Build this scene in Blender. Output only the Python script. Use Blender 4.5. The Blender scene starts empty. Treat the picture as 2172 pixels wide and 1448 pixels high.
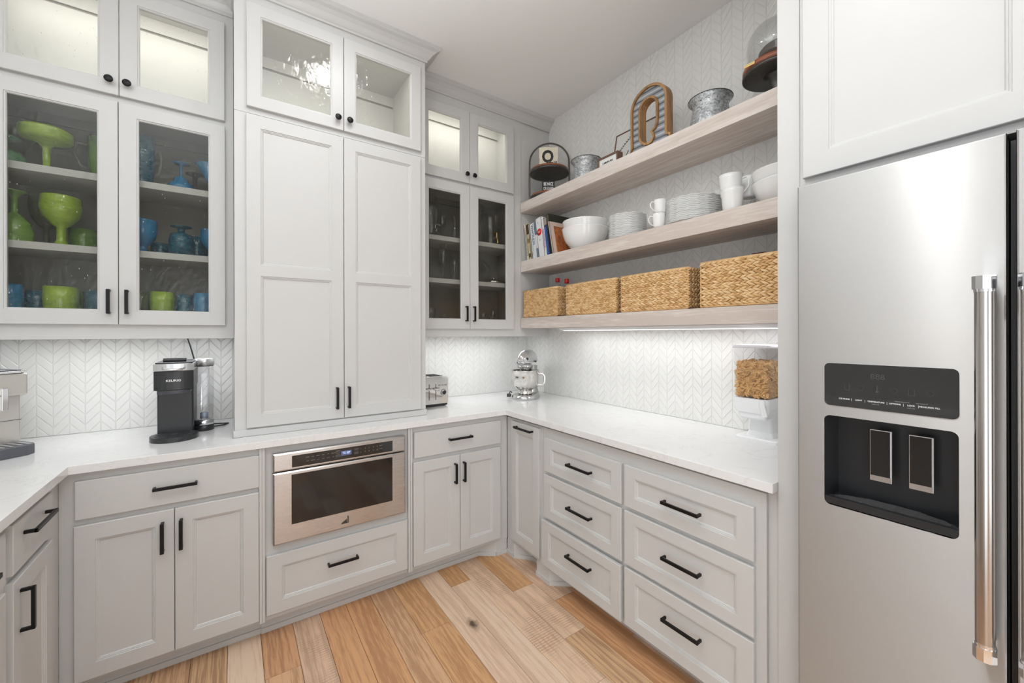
import bpy, bmesh, math, random
from mathutils import Matrix, Vector
PI = math.pi
random.seed(7)
scene = bpy.context.scene
COL = scene.collection

# ---------------------------------------------------------------- camera
cam_d = bpy.data.cameras.new('camera'); cam = bpy.data.objects.new('camera', cam_d); COL.objects.link(cam)
cam_d.sensor_width = 36.0; cam_d.lens = 863.0 / 2172.0 * 36.0
cam_d.shift_y = (707.4 - 724.0) / 2172.0
cam_d.clip_start = 0.02
cam.matrix_world = Matrix.Translation((0, 0, 1.395)) @ Matrix.Rotation(math.radians(-34.45), 4, 'Z') @ Matrix.Rotation(PI / 2, 4, 'X') @ Matrix.Rotation(-0.0022, 4, 'Z')
scene.camera = cam

# ---------------------------------------------------------------- world and exposure
w = bpy.data.worlds.new('world'); scene.world = w; w.use_nodes = True
w.node_tree.nodes['Background'].inputs[0].default_value = (0.97, 0.985, 1.0, 1)
w.node_tree.nodes['Background'].inputs[1].default_value = 0.9
scene.view_settings.view_transform = 'Standard'
scene.view_settings.look = 'None'
scene.view_settings.gamma = 1.0
scene.view_settings.use_curve_mapping = False
scene.view_settings.exposure = 0.0
try:
    scene.cycles.max_bounces = 10; scene.cycles.diffuse_bounces = 5; scene.cycles.transparent_max_bounces = 16
    scene.cycles.caustics_reflective = False; scene.cycles.caustics_refractive = False
    scene.cycles.sample_clamp_indirect = 4.0
except Exception: pass

def area(name, loc, size, power, color=(1, 0.97, 0.93), size_y=None, rot=(0, 0, 0), shape=None, spread=PI):
    d = bpy.data.lights.new(name, 'AREA'); d.energy = power; d.color = color; d.size = size
    d.shape = shape or ('RECTANGLE' if size_y else 'SQUARE')
    if size_y: d.size_y = size_y
    d.spread = spread
    o = bpy.data.objects.new(name, d); o.location = loc; o.rotation_euler = rot; COL.objects.link(o); return o

CEIL = 3.085
CANS = [(0.50, 1.70, 3.0), (0.50, 0.48, 6.5), (0.45, -1.10, 7)]
for i, (x, y, p) in enumerate(CANS):
    area('recessed_lamp', (x, y, CEIL - 0.012), 0.13, p, (0.99, 0.99, 1.0), shape='DISK')
# added fill lamps standing in for daylight at unseen rear and left openings
area('added_opening_fill', (0.45, -2.55, 1.15), 2.0, 25, (0.93, 0.97, 1.0), size_y=1.9, rot=(PI / 2, 0, 0))
area('added_opening_fill', (-1.20, -0.95, 0.95), 2.3, 20, (0.93, 0.97, 1.0), size_y=1.5, rot=(0, -PI / 2, 0))  # added to brighten the right run; the left opening is made for it
# added unseen up-facing fill that brightens the ceiling, no fixture of the room
area('added_ceiling_fill', (-0.38, 0.70, 1.97), 0.45, 40, (0.92, 0.965, 1.0), rot=(PI, 0, 0), spread=2.2)
# under-cabinet strips
area('strip_lamp', (-0.46, 2.60, 1.372), 0.95, 1.9, (0.97, 0.99, 1.0), size_y=0.03)
area('strip_lamp', (1.42, 2.60, 1.372), 0.95, 1.9, (0.97, 0.99, 1.0), size_y=0.03)
area('strip_lamp', (1.945, 1.40, 1.409), 0.03, 2.1, (0.97, 0.99, 1.0), size_y=1.5)
# lamps inside the lit upper display cupboards
area('cupboard_lamp', (-0.43, 2.58, 3.02), 0.9, 2.8, (1, 0.985, 0.93), size_y=0.05, rot=(0.35, 0, 0))
area('cupboard_lamp', (0.475, 2.36, 3.02), 0.8, 2.6, (1, 0.985, 0.93), size_y=0.05, rot=(0.35, 0, 0))
area('cupboard_lamp', (1.38, 2.58, 3.02), 0.7, 2.6, (1, 0.985, 0.93), size_y=0.05, rot=(0.35, 0, 0))

# ---------------------------------------------------------------- materials
def mat(name): 
    m = bpy.data.materials.new(name); m.use_nodes = True; return m, m.node_tree.nodes, m.node_tree.links, m.node_tree.nodes['Principled BSDF']
def simple(name, col, rough=0.5, metal=0.0, bump=0.0, bscale=200, coat=0.0, emit=None, estr=0, spec=0.5, var=0.0):
    m, n, l, b = mat(name)
    b.inputs['Base Color'].default_value = (*col, 1); b.inputs['Roughness'].default_value = rough
    b.inputs['Metallic'].default_value = metal; b.inputs['Coat Weight'].default_value = coat
    b.inputs['Specular IOR Level'].default_value = spec
    if emit: b.inputs['Emission Color'].default_value = (*emit, 1); b.inputs['Emission Strength'].default_value = estr
    if bump or var:
        tc = n.new('ShaderNodeTexCoord'); no = n.new('ShaderNodeTexNoise'); no.inputs['Scale'].default_value = bscale
        no.inputs['Detail'].default_value = 3
        l.new(tc.outputs['Object'], no.inputs['Vector'])
        if bump:
            bp = n.new('ShaderNodeBump'); bp.inputs['Strength'].default_value = bump; bp.inputs['Distance'].default_value = 0.001
            l.new(no.outputs['Fac'], bp.inputs['Height']); l.new(bp.outputs['Normal'], b.inputs['Normal'])
        if var:
            mx = n.new('ShaderNodeMix'); mx.data_type = 'RGBA'
            mx.inputs['A'].default_value = (*[c * (1 - var) for c in col], 1); mx.inputs['B'].default_value = (*[min(1, c * (1 + var)) for c in col], 1)
            l.new(no.outputs['Fac'], mx.inputs['Factor']); l.new(mx.outputs['Result'], b.inputs['Base Color'])
    return m
M = {}
M['paint'] = simple('cabinet_paint', (0.575, 0.573, 0.565), 0.38, bump=0.05, bscale=120)
M['interior'] = simple('cabinet_interior_shade', (0.25, 0.24, 0.22), 0.5)  # shade inside the unlit lower cupboards, painted as a darker board colour
M['wallpaint'] = simple('wall_paint', (0.74, 0.735, 0.715), 0.6, bump=0.08, bscale=150)
M['ceiling'] = simple('ceiling_paint', (0.90, 0.90, 0.89), 0.7, bump=0.08, bscale=90)
M['black'] = simple('matte_black_metal', (0.012, 0.012, 0.013), 0.38, 0.6)
M['blackplastic'] = simple('black_plastic', (0.02, 0.021, 0.023), 0.32)
M['darkgrey'] = simple('dark_grey_plastic', (0.045, 0.047, 0.055), 0.4)
M['blackglass'] = simple('black_glass', (0.012, 0.011, 0.011), 0.07, coat=0.3)
M['chrome'] = simple('chrome', (0.8, 0.8, 0.82), 0.09, 1.0)
M['silver'] = simple('silver_paint', (0.62, 0.63, 0.64), 0.25, 0.75)
M['silverbase'] = simple('cast_metal', (0.55, 0.55, 0.55), 0.22, 0.9)
M['white_plastic'] = simple('white_plastic', (0.86, 0.865, 0.875), 0.3)
M['lavender'] = simple('pale_lid', (0.66, 0.64, 0.68), 0.3)
M['porcelain'] = simple('white_porcelain', (0.87, 0.875, 0.87), 0.12, coat=0.4)
M['grout'] = simple('grout', (0.60, 0.60, 0.58), 0.8)
M['tilegrout'] = simple('tile_grout', (0.76, 0.757, 0.745), 0.8)
M['white_text'] = simple('white_print', (0.85, 0.85, 0.85), 0.5)
M['grey_text'] = simple('grey_print', (0.32, 0.32, 0.33), 0.5)
M['faint'] = simple('faint_print', (0.045, 0.047, 0.05), 0.4)
M['black_text'] = simple('black_print', (0.015, 0.015, 0.015), 0.6)
M['red'] = simple('red_plastic', (0.75, 0.02, 0.02), 0.35)
M['gap'] = simple('joint_grey', (0.26, 0.25, 0.23), 0.8)
M['led'] = simple('led_diffuser', (0.8, 0.8, 0.8), 0.4, emit=(0.97, 0.99, 1.0), estr=0.9)
M['lens'] = simple('lamp_lens', (0.9, 0.9, 0.9), 0.4, emit=(1, 0.97, 0.93), estr=12.0)
M['display'] = simple('lcd_glow', (0.05, 0.06, 0.12), 0.4, emit=(0.12, 0.16, 0.33), estr=0.35)
M['digits'] = simple('lit_digits', (0.3, 0.4, 0.7), 0.4, emit=(0.55, 0.7, 1.0), estr=1.0)
M['brass'] = simple('brass', (0.62, 0.45, 0.2), 0.3, 1.0)
M['redwood'] = simple('reddish_wood', (0.30, 0.095, 0.045), 0.4, var=0.35, bscale=30)
M['brownwood'] = simple('brown_wood', (0.16, 0.085, 0.055), 0.5, var=0.3, bscale=40)
M['paper'] = simple('white_paper', (0.84, 0.83, 0.80), 0.7)
M['cream'] = simple('cream_board', (0.72, 0.66, 0.52), 0.6, var=0.15, bscale=18)
M['cake'] = simple('chocolate_brown', (0.075, 0.05, 0.042), 0.7, var=0.2, bscale=60)
M['ground'] = simple('subfloor', (0.10, 0.06, 0.035), 0.9)

# quartz
def quartz():
    m, n, l, b = mat('white_quartz'); b.inputs['Roughness'].default_value = 0.16; b.inputs['Coat Weight'].default_value = 0.2
    tc = n.new('ShaderNodeTexCoord'); no = n.new('ShaderNodeTexNoise'); no.inputs['Scale'].default_value = 3.2; no.inputs['Detail'].default_value = 8; no.inputs['Distortion'].default_value = 1.6
    cr = n.new('ShaderNodeValToRGB'); cr.color_ramp.elements[0].position = 0.486; cr.color_ramp.elements[1].position = 0.5
    cr.color_ramp.elements[0].color = (0.79, 0.792, 0.792, 1); cr.color_ramp.elements[1].color = (0.73, 0.73, 0.73, 1)
    e = cr.color_ramp.elements.new(0.514); e.color = (0.79, 0.792, 0.792, 1)
    l.new(tc.outputs['Object'], no.inputs['Vector']); l.new(no.outputs['Fac'], cr.inputs['Fac']); l.new(cr.outputs['Color'], b.inputs['Base Color'])
    return m
M['quartz'] = quartz()
# glazed tile: slightly wavy gloss
def tile():
    m, n, l, b = mat('glazed_white_tile'); b.inputs['Base Color'].default_value = (0.79, 0.785, 0.765, 1); b.inputs['Roughness'].default_value = 0.17
    g = n.new('ShaderNodeNewGeometry'); no = n.new('ShaderNodeTexNoise'); no.inputs['Scale'].default_value = 26; no.inputs['Detail'].default_value = 2
    bp = n.new('ShaderNodeBump'); bp.inputs['Strength'].default_value = 0.35; bp.inputs['Distance'].default_value = 0.002
    l.new(g.outputs['Position'], no.inputs['Vector']); l.new(no.outputs['Fac'], bp.inputs['Height']); l.new(bp.outputs['Normal'], b.inputs['Normal'])
    return m
M['tile'] = tile()
# wood with grain along one local axis
def wood(name, base, dark, axis=1, scale=7.0, stretch=0.06, rough=0.5, contrast=0.5, knots=0.0, saw=0.0, detail=5, pale=None):
    m, n, l, b = mat(name); b.inputs['Roughness'].default_value = rough; b.inputs['Specular IOR Level'].default_value = 0.35
    tc = n.new('ShaderNodeTexCoord'); mp = n.new('ShaderNodeMapping'); s = [1, 1, 1]; s[axis] = stretch; mp.inputs['Scale'].default_value = s
    oi = n.new('ShaderNodeObjectInfo'); ad = n.new('ShaderNodeVectorMath'); ad.operation = 'ADD'; mu = n.new('ShaderNodeMath'); mu.operation = 'MULTIPLY'; mu.inputs[1].default_value = 37.0
    l.new(oi.outputs['Random'], mu.inputs[0]); l.new(tc.outputs['Object'], ad.inputs[0]); l.new(mu.outputs[0], ad.inputs[1]); l.new(ad.outputs[0], mp.inputs['Vector'])
    n1 = n.new('ShaderNodeTexNoise'); n1.inputs['Scale'].default_value = scale; n1.inputs['Detail'].default_value = detail; n1.inputs['Distortion'].default_value = 0.6
    wv = n.new('ShaderNodeTexWave'); wv.wave_type = 'RINGS'; wv.rings_direction = 'Z' if axis != 2 else 'X'; wv.inputs['Scale'].default_value = scale * 1.1; wv.inputs['Distortion'].default_value = 11.0
    wv.inputs['Detail'].default_value = 3; wv.inputs['Detail Scale'].default_value = 1.6
    n2 = n.new('ShaderNodeTexNoise'); n2.inputs['Scale'].default_value = scale * 22; n2.inputs['Detail'].default_value = 4
    for x in (n1, wv, n2): l.new(mp.outputs[0], x.inputs['Vector'])
    a1 = n.new('ShaderNodeMath'); a1.operation = 'MULTIPLY_ADD'; a1.inputs[1].default_value = 0.18
    l.new(wv.outputs['Fac'], a1.inputs[0]); l.new(n1.outputs['Fac'], a1.inputs[2])
    a2 = n.new('ShaderNodeMath'); a2.operation = 'MULTIPLY_ADD'; a2.inputs[1].default_value = 0.8; l.new(n2.outputs['Fac'], a2.inputs[0]); l.new(a1.outputs[0], a2.inputs[2]); a3 = n.new('ShaderNodeMath'); a3.operation = 'MULTIPLY'; a3.inputs[1].default_value = 0.85; l.new(a2.outputs[0], a3.inputs[0]); a2 = a3
    cr = n.new('ShaderNodeValToRGB'); cr.color_ramp.elements[0].position = 0.72; cr.color_ramp.elements[0].color = (*[base[i] * (1 - contrast) + dark[i] * contrast for i in range(3)], 1)
    cr.color_ramp.elements[1].position = 0.97; cr.color_ramp.elements[1].color = (*(pale or [min(1, c * 1.12) for c in base]), 1)
    e = cr.color_ramp.elements.new(0.845); e.color = (*base, 1)
    l.new(a2.outputs[0], cr.inputs['Fac']); out = cr.outputs['Color']
    if knots:
        vo = n.new('ShaderNodeTexVoronoi'); vo.inputs['Scale'].default_value = 3.2; vo.inputs['Randomness'].default_value = 1.0
        mp2 = n.new('ShaderNodeMapping'); s2 = [1, 1, 1]; s2[axis] = 0.45; mp2.inputs['Scale'].default_value = s2; l.new(ad.outputs[0], mp2.inputs['Vector'])
        wn = n.new('ShaderNodeTexNoise'); wn.inputs['Scale'].default_value = 30; l.new(ad.outputs[0], wn.inputs['Vector'])
        wm = n.new('ShaderNodeMix'); wm.data_type = 'VECTOR'; wm.inputs['Factor'].default_value = 0.035
        l.new(mp2.outputs[0], wm.inputs['A']); l.new(wn.outputs['Color'], wm.inputs['B']); l.new(wm.outputs['Result'], vo.inputs['Vector'])
        kr = n.new('ShaderNodeValToRGB'); kr.color_ramp.elements[0].position = 0.02; kr.color_ramp.elements[0].color = (1, 1, 1, 1); kr.color_ramp.elements[1].position = 0.085; kr.color_ramp.elements[1].color = (0, 0, 0, 1)
        l.new(vo.outputs['Distance'], kr.inputs['Fac'])
        km = n.new('ShaderNodeMath'); km.operation = 'MULTIPLY'; km.inputs[1].default_value = knots; l.new(kr.outputs['Color'], km.inputs[0])
        mx = n.new('ShaderNodeMix'); mx.data_type = 'RGBA'; mx.inputs['B'].default_value = (*[c * 0.22 for c in dark], 1); l.new(out, mx.inputs['A']); l.new(km.outputs[0], mx.inputs['Factor']); out = mx.outputs['Result']
    if saw:
        w2 = n.new('ShaderNodeTexWave'); w2.bands_direction = 'XYZ'[axis]; w2.inputs['Scale'].default_value = 22; w2.inputs['Distortion'].default_value = 2.5; w2.inputs['Detail'].default_value = 2; w2.inputs['Detail Scale'].default_value = 3
        l.new(ad.outputs[0], w2.inputs['Vector'])
        n3 = n.new('ShaderNodeTexNoise'); n3.inputs['Scale'].default_value = 7; l.new(ad.outputs[0], n3.inputs['Vector'])
        r3 = n.new('ShaderNodeMapRange'); r3.inputs['From Min'].default_value = 0.45; r3.inputs['From Max'].default_value = 0.62; l.new(n3.outputs['Fac'], r3.inputs['Value'])
        m3 = n.new('ShaderNodeMath'); m3.operation = 'MULTIPLY'; l.new(w2.outputs['Fac'], m3.inputs[0]); l.new(r3.outputs[0], m3.inputs[1])
        m4 = n.new('ShaderNodeMath'); m4.operation = 'MULTIPLY'; m4.inputs[1].default_value = saw; l.new(m3.outputs[0], m4.inputs[0])
        mx = n.new('ShaderNodeMix'); mx.data_type = 'RGBA'; mx.inputs['B'].default_value = (*dark, 1); l.new(out, mx.inputs['A']); l.new(m4.outputs[0], mx.inputs['Factor']); out = mx.outputs['Result']
    l.new(out, b.inputs['Base Color'])
    bp = n.new('ShaderNodeBump'); bp.inputs['Strength'].default_value = 0.15; bp.inputs['Distance'].default_value = 0.001; l.new(n2.outputs['Fac'], bp.inputs['Height']); l.new(bp.outputs['Normal'], b.inputs['Normal'])
    return m
M['shelf'] = wood('whitewashed_oak', (0.66, 0.585, 0.53), (0.50, 0.41, 0.36), axis=1, scale=6, stretch=0.07, contrast=0.45, rough=0.5, pale=(0.73, 0.665, 0.62))
M['letterwood'] = wood('honey_wood', (0.36, 0.20, 0.085), (0.16, 0.075, 0.03), axis=2, scale=20, stretch=0.15, contrast=0.6)
# stainless, brushed along local x or z
def steel(name, col, axis='Z', rough=0.27, s1=3, s2=900, strength=0.12, aniso=0.75):
    m, n, l, b = mat(name); b.inputs['Base Color'].default_value = (*col, 1); b.inputs['Metallic'].default_value = 1.0; b.inputs['Roughness'].default_value = rough
    tc = n.new('ShaderNodeTexCoord'); mp = n.new('ShaderNodeMapping')
    mp.inputs['Scale'].default_value = (s1, s1, s2) if axis == 'Z' else (s2, s2, s1)
    no = n.new('ShaderNodeTexNoise'); no.inputs['Scale'].default_value = 1.0; no.inputs['Detail'].default_value = 2
    l.new(tc.outputs['Object'], mp.inputs['Vector']); l.new(mp.outputs[0], no.inputs['Vector'])
    mr = n.new('ShaderNodeMapRange'); mr.inputs['To Min'].default_value = rough - 0.04; mr.inputs['To Max'].default_value = rough + 0.06
    l.new(no.outputs['Fac'], mr.inputs['Value']); l.new(mr.outputs[0], b.inputs['Roughness'])
    b.inputs['Anisotropic'].default_value = aniso
    tg = n.new('ShaderNodeTangent'); tg.direction_type = 'RADIAL'; tg.axis = 'Z'; l.new(tg.outputs['Tangent'], b.inputs['Tangent'])
    bp = n.new('ShaderNodeBump'); bp.inputs['Strength'].default_value = strength; bp.inputs['Distance'].default_value = 0.0005
    l.new(no.outputs['Fac'], bp.inputs['Height']); l.new(bp.outputs['Normal'], b.inputs['Normal'])
    return m
M['steel'] = steel('brushed_stainless', (0.60, 0.60, 0.595))
M['warmsteel'] = steel('warm_stainless', (0.60, 0.56, 0.53), rough=0.24)
M['champagne'] = simple('champagne_metal', (0.66, 0.64, 0.60), 0.32, 0.7)
M['polished'] = simple('polished_steel', (0.72, 0.70, 0.67), 0.06, 1.0)
# galvanised
def galv():
    m, n, l, b = mat('galvanised_steel'); b.inputs['Metallic'].default_value = 0.5; b.inputs['Roughness'].default_value = 0.45
    tc = n.new('ShaderNodeTexCoord'); vo = n.new('ShaderNodeTexVoronoi'); vo.inputs['Scale'].default_value = 130; vo.feature = 'F1'
    cr = n.new('ShaderNodeValToRGB'); cr.color_ramp.elements[0].position = 0.0; cr.color_ramp.elements[0].color = (0.26, 0.275, 0.285, 1); cr.color_ramp.elements[1].position = 1.0; cr.color_ramp.elements[1].color = (0.62, 0.64, 0.65, 1)
    l.new(tc.outputs['Object'], vo.inputs['Vector']); sp = n.new('ShaderNodeSeparateColor'); l.new(vo.outputs['Color'], sp.inputs[0]); l.new(sp.outputs[0], cr.inputs['Fac']); l.new(cr.outputs['Color'], b.inputs['Base Color'])
    return m
M['galv'] = galv()
M['darkmetal'] = simple('weathered_iron', (0.09, 0.085, 0.08), 0.45, 0.7, var=0.3, bscale=50)
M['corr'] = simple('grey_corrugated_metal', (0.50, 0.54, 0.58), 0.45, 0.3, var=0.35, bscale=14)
# see-through glass: transparent, faint gloss with seeds
def glass(name, tint, gloss=0.10, rough=0.03, seed=0.0, haze=0.0, hcol=(0.8, 0.8, 0.78)):
    m = bpy.data.materials.new(name); m.use_nodes = True; n = m.node_tree.nodes; l = m.node_tree.links; n.remove(n['Principled BSDF']); out = n['Material Output']
    t = n.new('ShaderNodeBsdfTransparent'); t.inputs[0].default_value = (*tint, 1)
    g = n.new('ShaderNodeBsdfGlossy'); g.inputs['Roughness'].default_value = rough; g.inputs['Color'].default_value = (1, 1, 1, 1)
    fr = n.new('ShaderNodeLayerWeight'); fr.inputs['Blend'].default_value = 0.35
    mr = n.new('ShaderNodeMapRange'); mr.inputs['To Min'].default_value = gloss * 0.5; mr.inputs['To Max'].default_value = min(1, gloss * 3); l.new(fr.outputs['Facing'], mr.inputs['Value'])
    mx = n.new('ShaderNodeMixShader'); l.new(mr.outputs[0], mx.inputs[0]); l.new(t.outputs[0], mx.inputs[1]); l.new(g.outputs[0], mx.inputs[2]); last = mx
    if seed:
        tc = n.new('ShaderNodeTexCoord'); mp = n.new('ShaderNodeMapping'); mp.inputs['Scale'].default_value = (1, 1, 0.45)
        no = n.new('ShaderNodeTexNoise'); no.inputs['Scale'].default_value = 28; no.inputs['Detail'].default_value = 5; no.inputs['Distortion'].default_value = 1.8
        l.new(tc.outputs['Object'], mp.inputs[0]); l.new(mp.outputs[0], no.inputs['Vector'])
        bp = n.new('ShaderNodeBump'); bp.inputs['Strength'].default_value = seed; bp.inputs['Distance'].default_value = 0.004
        l.new(no.outputs['Fac'], bp.inputs['Height']); l.new(bp.outputs['Normal'], g.inputs['Normal'])
        # fine seeds and scratches that scatter a little light
        vo = n.new('ShaderNodeTexVoronoi'); vo.inputs['Scale'].default_value = 42; mp3 = n.new('ShaderNodeMapping'); mp3.inputs['Scale'].default_value = (1.3, 1, 0.5); l.new(tc.outputs['Object'], mp3.inputs[0]); l.new(mp3.outputs[0], vo.inputs['Vector'])
        r2 = n.new('ShaderNodeMapRange'); r2.inputs['From Min'].default_value = 0.03; r2.inputs['From Max'].default_value = 0.1; r2.inputs['To Min'].default_value = 1.0; r2.inputs['To Max'].default_value = 0.0; l.new(vo.outputs['Distance'], r2.inputs['Value'])
        nn = n.new('ShaderNodeTexNoise'); nn.inputs['Scale'].default_value = 9; nn.inputs['Detail'].default_value = 3; l.new(tc.outputs['Object'], nn.inputs['Vector'])
        r3 = n.new('ShaderNodeMapRange'); r3.inputs['From Min'].default_value = 0.42; r3.inputs['From Max'].default_value = 0.60; l.new(nn.outputs['Fac'], r3.inputs['Value'])
        mu = n.new('ShaderNodeMath'); mu.operation = 'MULTIPLY'; l.new(r2.outputs[0], mu.inputs[0]); l.new(r3.outputs[0], mu.inputs[1])
        mu2 = n.new('ShaderNodeMath'); mu2.operation = 'MULTIPLY_ADD'; mu2.inputs[1].default_value = 0.55; mu2.inputs[2].default_value = haze; l.new(mu.outputs[0], mu2.inputs[0])
        df = n.new('ShaderNodeBsdfDiffuse'); df.inputs[0].default_value = (*hcol, 1); m2 = n.new('ShaderNodeMixShader')
        l.new(mu2.outputs[0], m2.inputs[0]); l.new(mx.outputs[0], m2.inputs[1]); l.new(df.outputs[0], m2.inputs[2]); last = m2
    l.new(last.outputs[0], out.inputs[0]); return m
M['seeded'] = glass('seeded_glass', (0.86, 0.86, 0.84), 0.035, 0.04, seed=0.5, haze=0.0)
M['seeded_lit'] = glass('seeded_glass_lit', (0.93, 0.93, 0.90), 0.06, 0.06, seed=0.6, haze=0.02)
M['clear'] = glass('clear_glass', (0.95, 0.955, 0.955), 0.09, 0.03)
M['clearplastic'] = glass('clear_plastic', (0.975, 0.975, 0.98), 0.04, 0.06)
M['thinclear'] = glass('thin_clear_glass', (0.965, 0.965, 0.955), 0.06, 0.04)
def colglass(name, col, alpha=0.75, rough=0.12):
    m, n, l, b = mat(name); b.inputs['Roughness'].default_value = rough; b.inputs['Coat Weight'].default_value = 0.6; b.inputs['Coat Roughness'].default_value = 0.05
    tc = n.new('ShaderNodeTexCoord'); mp = n.new('ShaderNodeMapping'); mp.inputs['Scale'].default_value = (1, 1, 3); no = n.new('ShaderNodeTexNoise'); no.inputs['Scale'].default_value = 22; no.inputs['Detail'].default_value = 4; no.inputs['Distortion'].default_value = 1.5
    l.new(tc.outputs['Object'], mp.inputs[0]); l.new(mp.outputs[0], no.inputs['Vector'])
    mx = n.new('ShaderNodeMix'); mx.data_type = 'RGBA'; mx.inputs['A'].default_value = (*[c * 0.40 for c in col], 1); mx.inputs['B'].default_value = (*[min(1, c * 1.1) for c in col], 1)
    l.new(no.outputs['Fac'], mx.inputs['Factor']); l.new(mx.outputs['Result'], b.inputs['Base Color']); b.inputs['Alpha'].default_value = alpha
    return m
M['lime'] = colglass('lime_glass', (0.42, 0.62, 0.04), 0.92)
M['green'] = colglass('green_glass', (0.22, 0.42, 0.06), 0.85)
M['seagreen'] = colglass('sea_green_glass', (0.12, 0.36, 0.16), 0.8)
M['olive'] = colglass('olive_glass', (0.13, 0.16, 0.03), 0.6)
M['blue'] = colglass('blue_glass', (0.02, 0.27, 0.56), 0.92)
M['teal'] = colglass('teal_glass', (0.02, 0.17, 0.27), 0.8)
M['smoke'] = colglass('smoky_green_glass', (0.05, 0.075, 0.07), 0.55)
# ---------------------------------------------------------------- mesh builder
class MB:
    def __init__(s): s.v = []; s.f = []; s.m = []; s.sm = []
    def add(s, vs, fs, mi=0, smooth=False, T=None):
        o = len(s.v); s.v += [tuple(T @ Vector(p)) if T else tuple(p) for p in vs]
        for f in fs: s.f.append(tuple(i + o for i in f)); s.m.append(mi); s.sm.append(smooth)
        return s
    def box(s, x0, y0, z0, x1, y1, z1, mi=0, T=None):
        if x0 > x1: x0, x1 = x1, x0
        if y0 > y1: y0, y1 = y1, y0
        if z0 > z1: z0, z1 = z1, z0
        v = [(x0, y0, z0), (x1, y0, z0), (x1, y1, z0), (x0, y1, z0), (x0, y0, z1), (x1, y0, z1), (x1, y1, z1), (x0, y1, z1)]
        return s.add(v, [(0, 3, 2, 1), (4, 5, 6, 7), (0, 1, 5, 4), (1, 2, 6, 5), (2, 3, 7, 6), (3, 0, 4, 7)], mi, False, T)
    def prism(s, poly, z0, z1, mi=0, T=None, smooth=False):      # poly ccw in xy
        n = len(poly); v = [(x, y, z0) for x, y in poly] + [(x, y, z1) for x, y in poly]
        f = [tuple(range(n - 1, -1, -1)), tuple(range(n, 2 * n))]
        s.add(v, f, mi, False, T)
        return s.add(v, [(i, (i + 1) % n, n + (i + 1) % n, n + i) for i in range(n)], mi, smooth, T)
    def lathe(s, prof, n=32, c=(0, 0, 0), mi=0, smooth=True, T=None, wav=None):   # prof [(r,z)...] bottom/outside to top/inside
        vs = []; fs = []
        for k, (r, z) in enumerate(prof):
            for i in range(n):
                a = 2 * PI * i / n; rr = r; zz = z
                if wav: rr, zz = wav(r, z, a)
                vs.append((c[0] + rr * math.cos(a), c[1] + rr * math.sin(a), c[2] + zz))
        for k in range(len(prof) - 1):
            for i in range(n): j = (i + 1) % n; fs.append((k * n + i, k * n + j, (k + 1) * n + j, (k + 1) * n + i))
        if prof[0][0] > 1e-6: fs.append(tuple(range(n - 1, -1, -1)))
        if prof[-1][0] > 1e-6: fs.append(tuple(range((len(prof) - 1) * n, len(prof) * n)))
        return s.add(vs, fs, mi, smooth, T)
    def cyl(s, p0, p1, r, n=16, mi=0, r2=None, smooth=True, T=None): return s.tube([p0, p1], r, n, mi, smooth=smooth, T=T, r2=r2)
    def tube(s, path, r, n=10, mi=0, smooth=True, T=None, closed=False, flat=None, r2=None):
        P = [Vector(p) for p in path]; m = len(P); vs = []; fs = []; prev = None
        for k in range(m):
            if closed: d = (P[(k + 1) % m] - P[k - 1])
            else: d = P[min(k + 1, m - 1)] - P[max(k - 1, 0)]
            d.normalize()
            if prev is None:
                up = Vector((0, 0, 1)) if abs(d.z) < 0.9 else Vector((1, 0, 0)); a = d.cross(up).normalized()
            else: a = (prev - d * prev.dot(d)).normalized()
            prev = a; b = d.cross(a).normalized()
            rr = r if not isinstance(r, (list, tuple)) else r[k]
            if r2 is not None and k == m - 1: rr = r2
            fa, fb = (flat or (1, 1))
            for i in range(n):
                t = 2 * PI * i / n; vs.append(tuple(P[k] + a * math.cos(t) * rr * fa + b * math.sin(t) * rr * fb))
        rng = m if closed else m - 1
        for k in range(rng):
            for i in range(n): j = (i + 1) % n; k2 = (k + 1) % m; fs.append((k * n + i, k * n + j, k2 * n + j, k2 * n + i))
        s.add(vs, fs, mi, smooth, T)
        if not closed:
            s.add([vs[i] for i in range(n)], [tuple(range(n - 1, -1, -1))], mi, False, T); s.add([vs[(m - 1) * n + i] for i in range(n)], [tuple(range(n))], mi, False, T)
        return s
    def loft(s, rings, mi=0, smooth=False, T=None, cap0=True, cap1=True):     # rings of equal point count
        n = len(rings[0]); vs = [p for r in rings for p in r]; fs = []
        for k in range(len(rings) - 1):
            for i in range(n): j = (i + 1) % n; fs.append((k * n + i, k * n + j, (k + 1) * n + j, (k + 1) * n + i))
        s.add(vs, fs, mi, smooth, T)
        if cap0: s.add(list(rings[0]), [tuple(range(n - 1, -1, -1))], mi, False, T)
        if cap1: s.add(list(rings[-1]), [tuple(range(n))], mi, False, T)
        return s
    def mesh(s, name, mats):
        me = bpy.data.meshes.new(name); me.from_pydata(s.v, [], s.f); me.update()
        for m_ in (mats if isinstance(mats, (list, tuple)) else [mats]): me.materials.append(m_)
        me.polygons.foreach_set('material_index', s.m); me.polygons.foreach_set('use_smooth', s.sm)
        return me
def rrect(x0, z0, x1, z1, r, k=5):      # rounded rectangle, ccw seen with x right, z up
    pts = []
    for cx, cz, a0 in ((x1 - r, z0 + r, -PI / 2), (x1 - r, z1 - r, 0), (x0 + r, z1 - r, PI / 2), (x0 + r, z0 + r, PI)):
        for i in range(k + 1): a = a0 + PI / 2 * i / k; pts.append((cx + r * math.cos(a), cz + r * math.sin(a)))
    return pts
def fixn(me):
    bm = bmesh.new(); bm.from_mesh(me); bmesh.ops.remove_doubles(bm, verts=bm.verts, dist=1e-6); bmesh.ops.recalc_face_normals(bm, faces=bm.faces); bm.to_mesh(me); bm.free()
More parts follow.
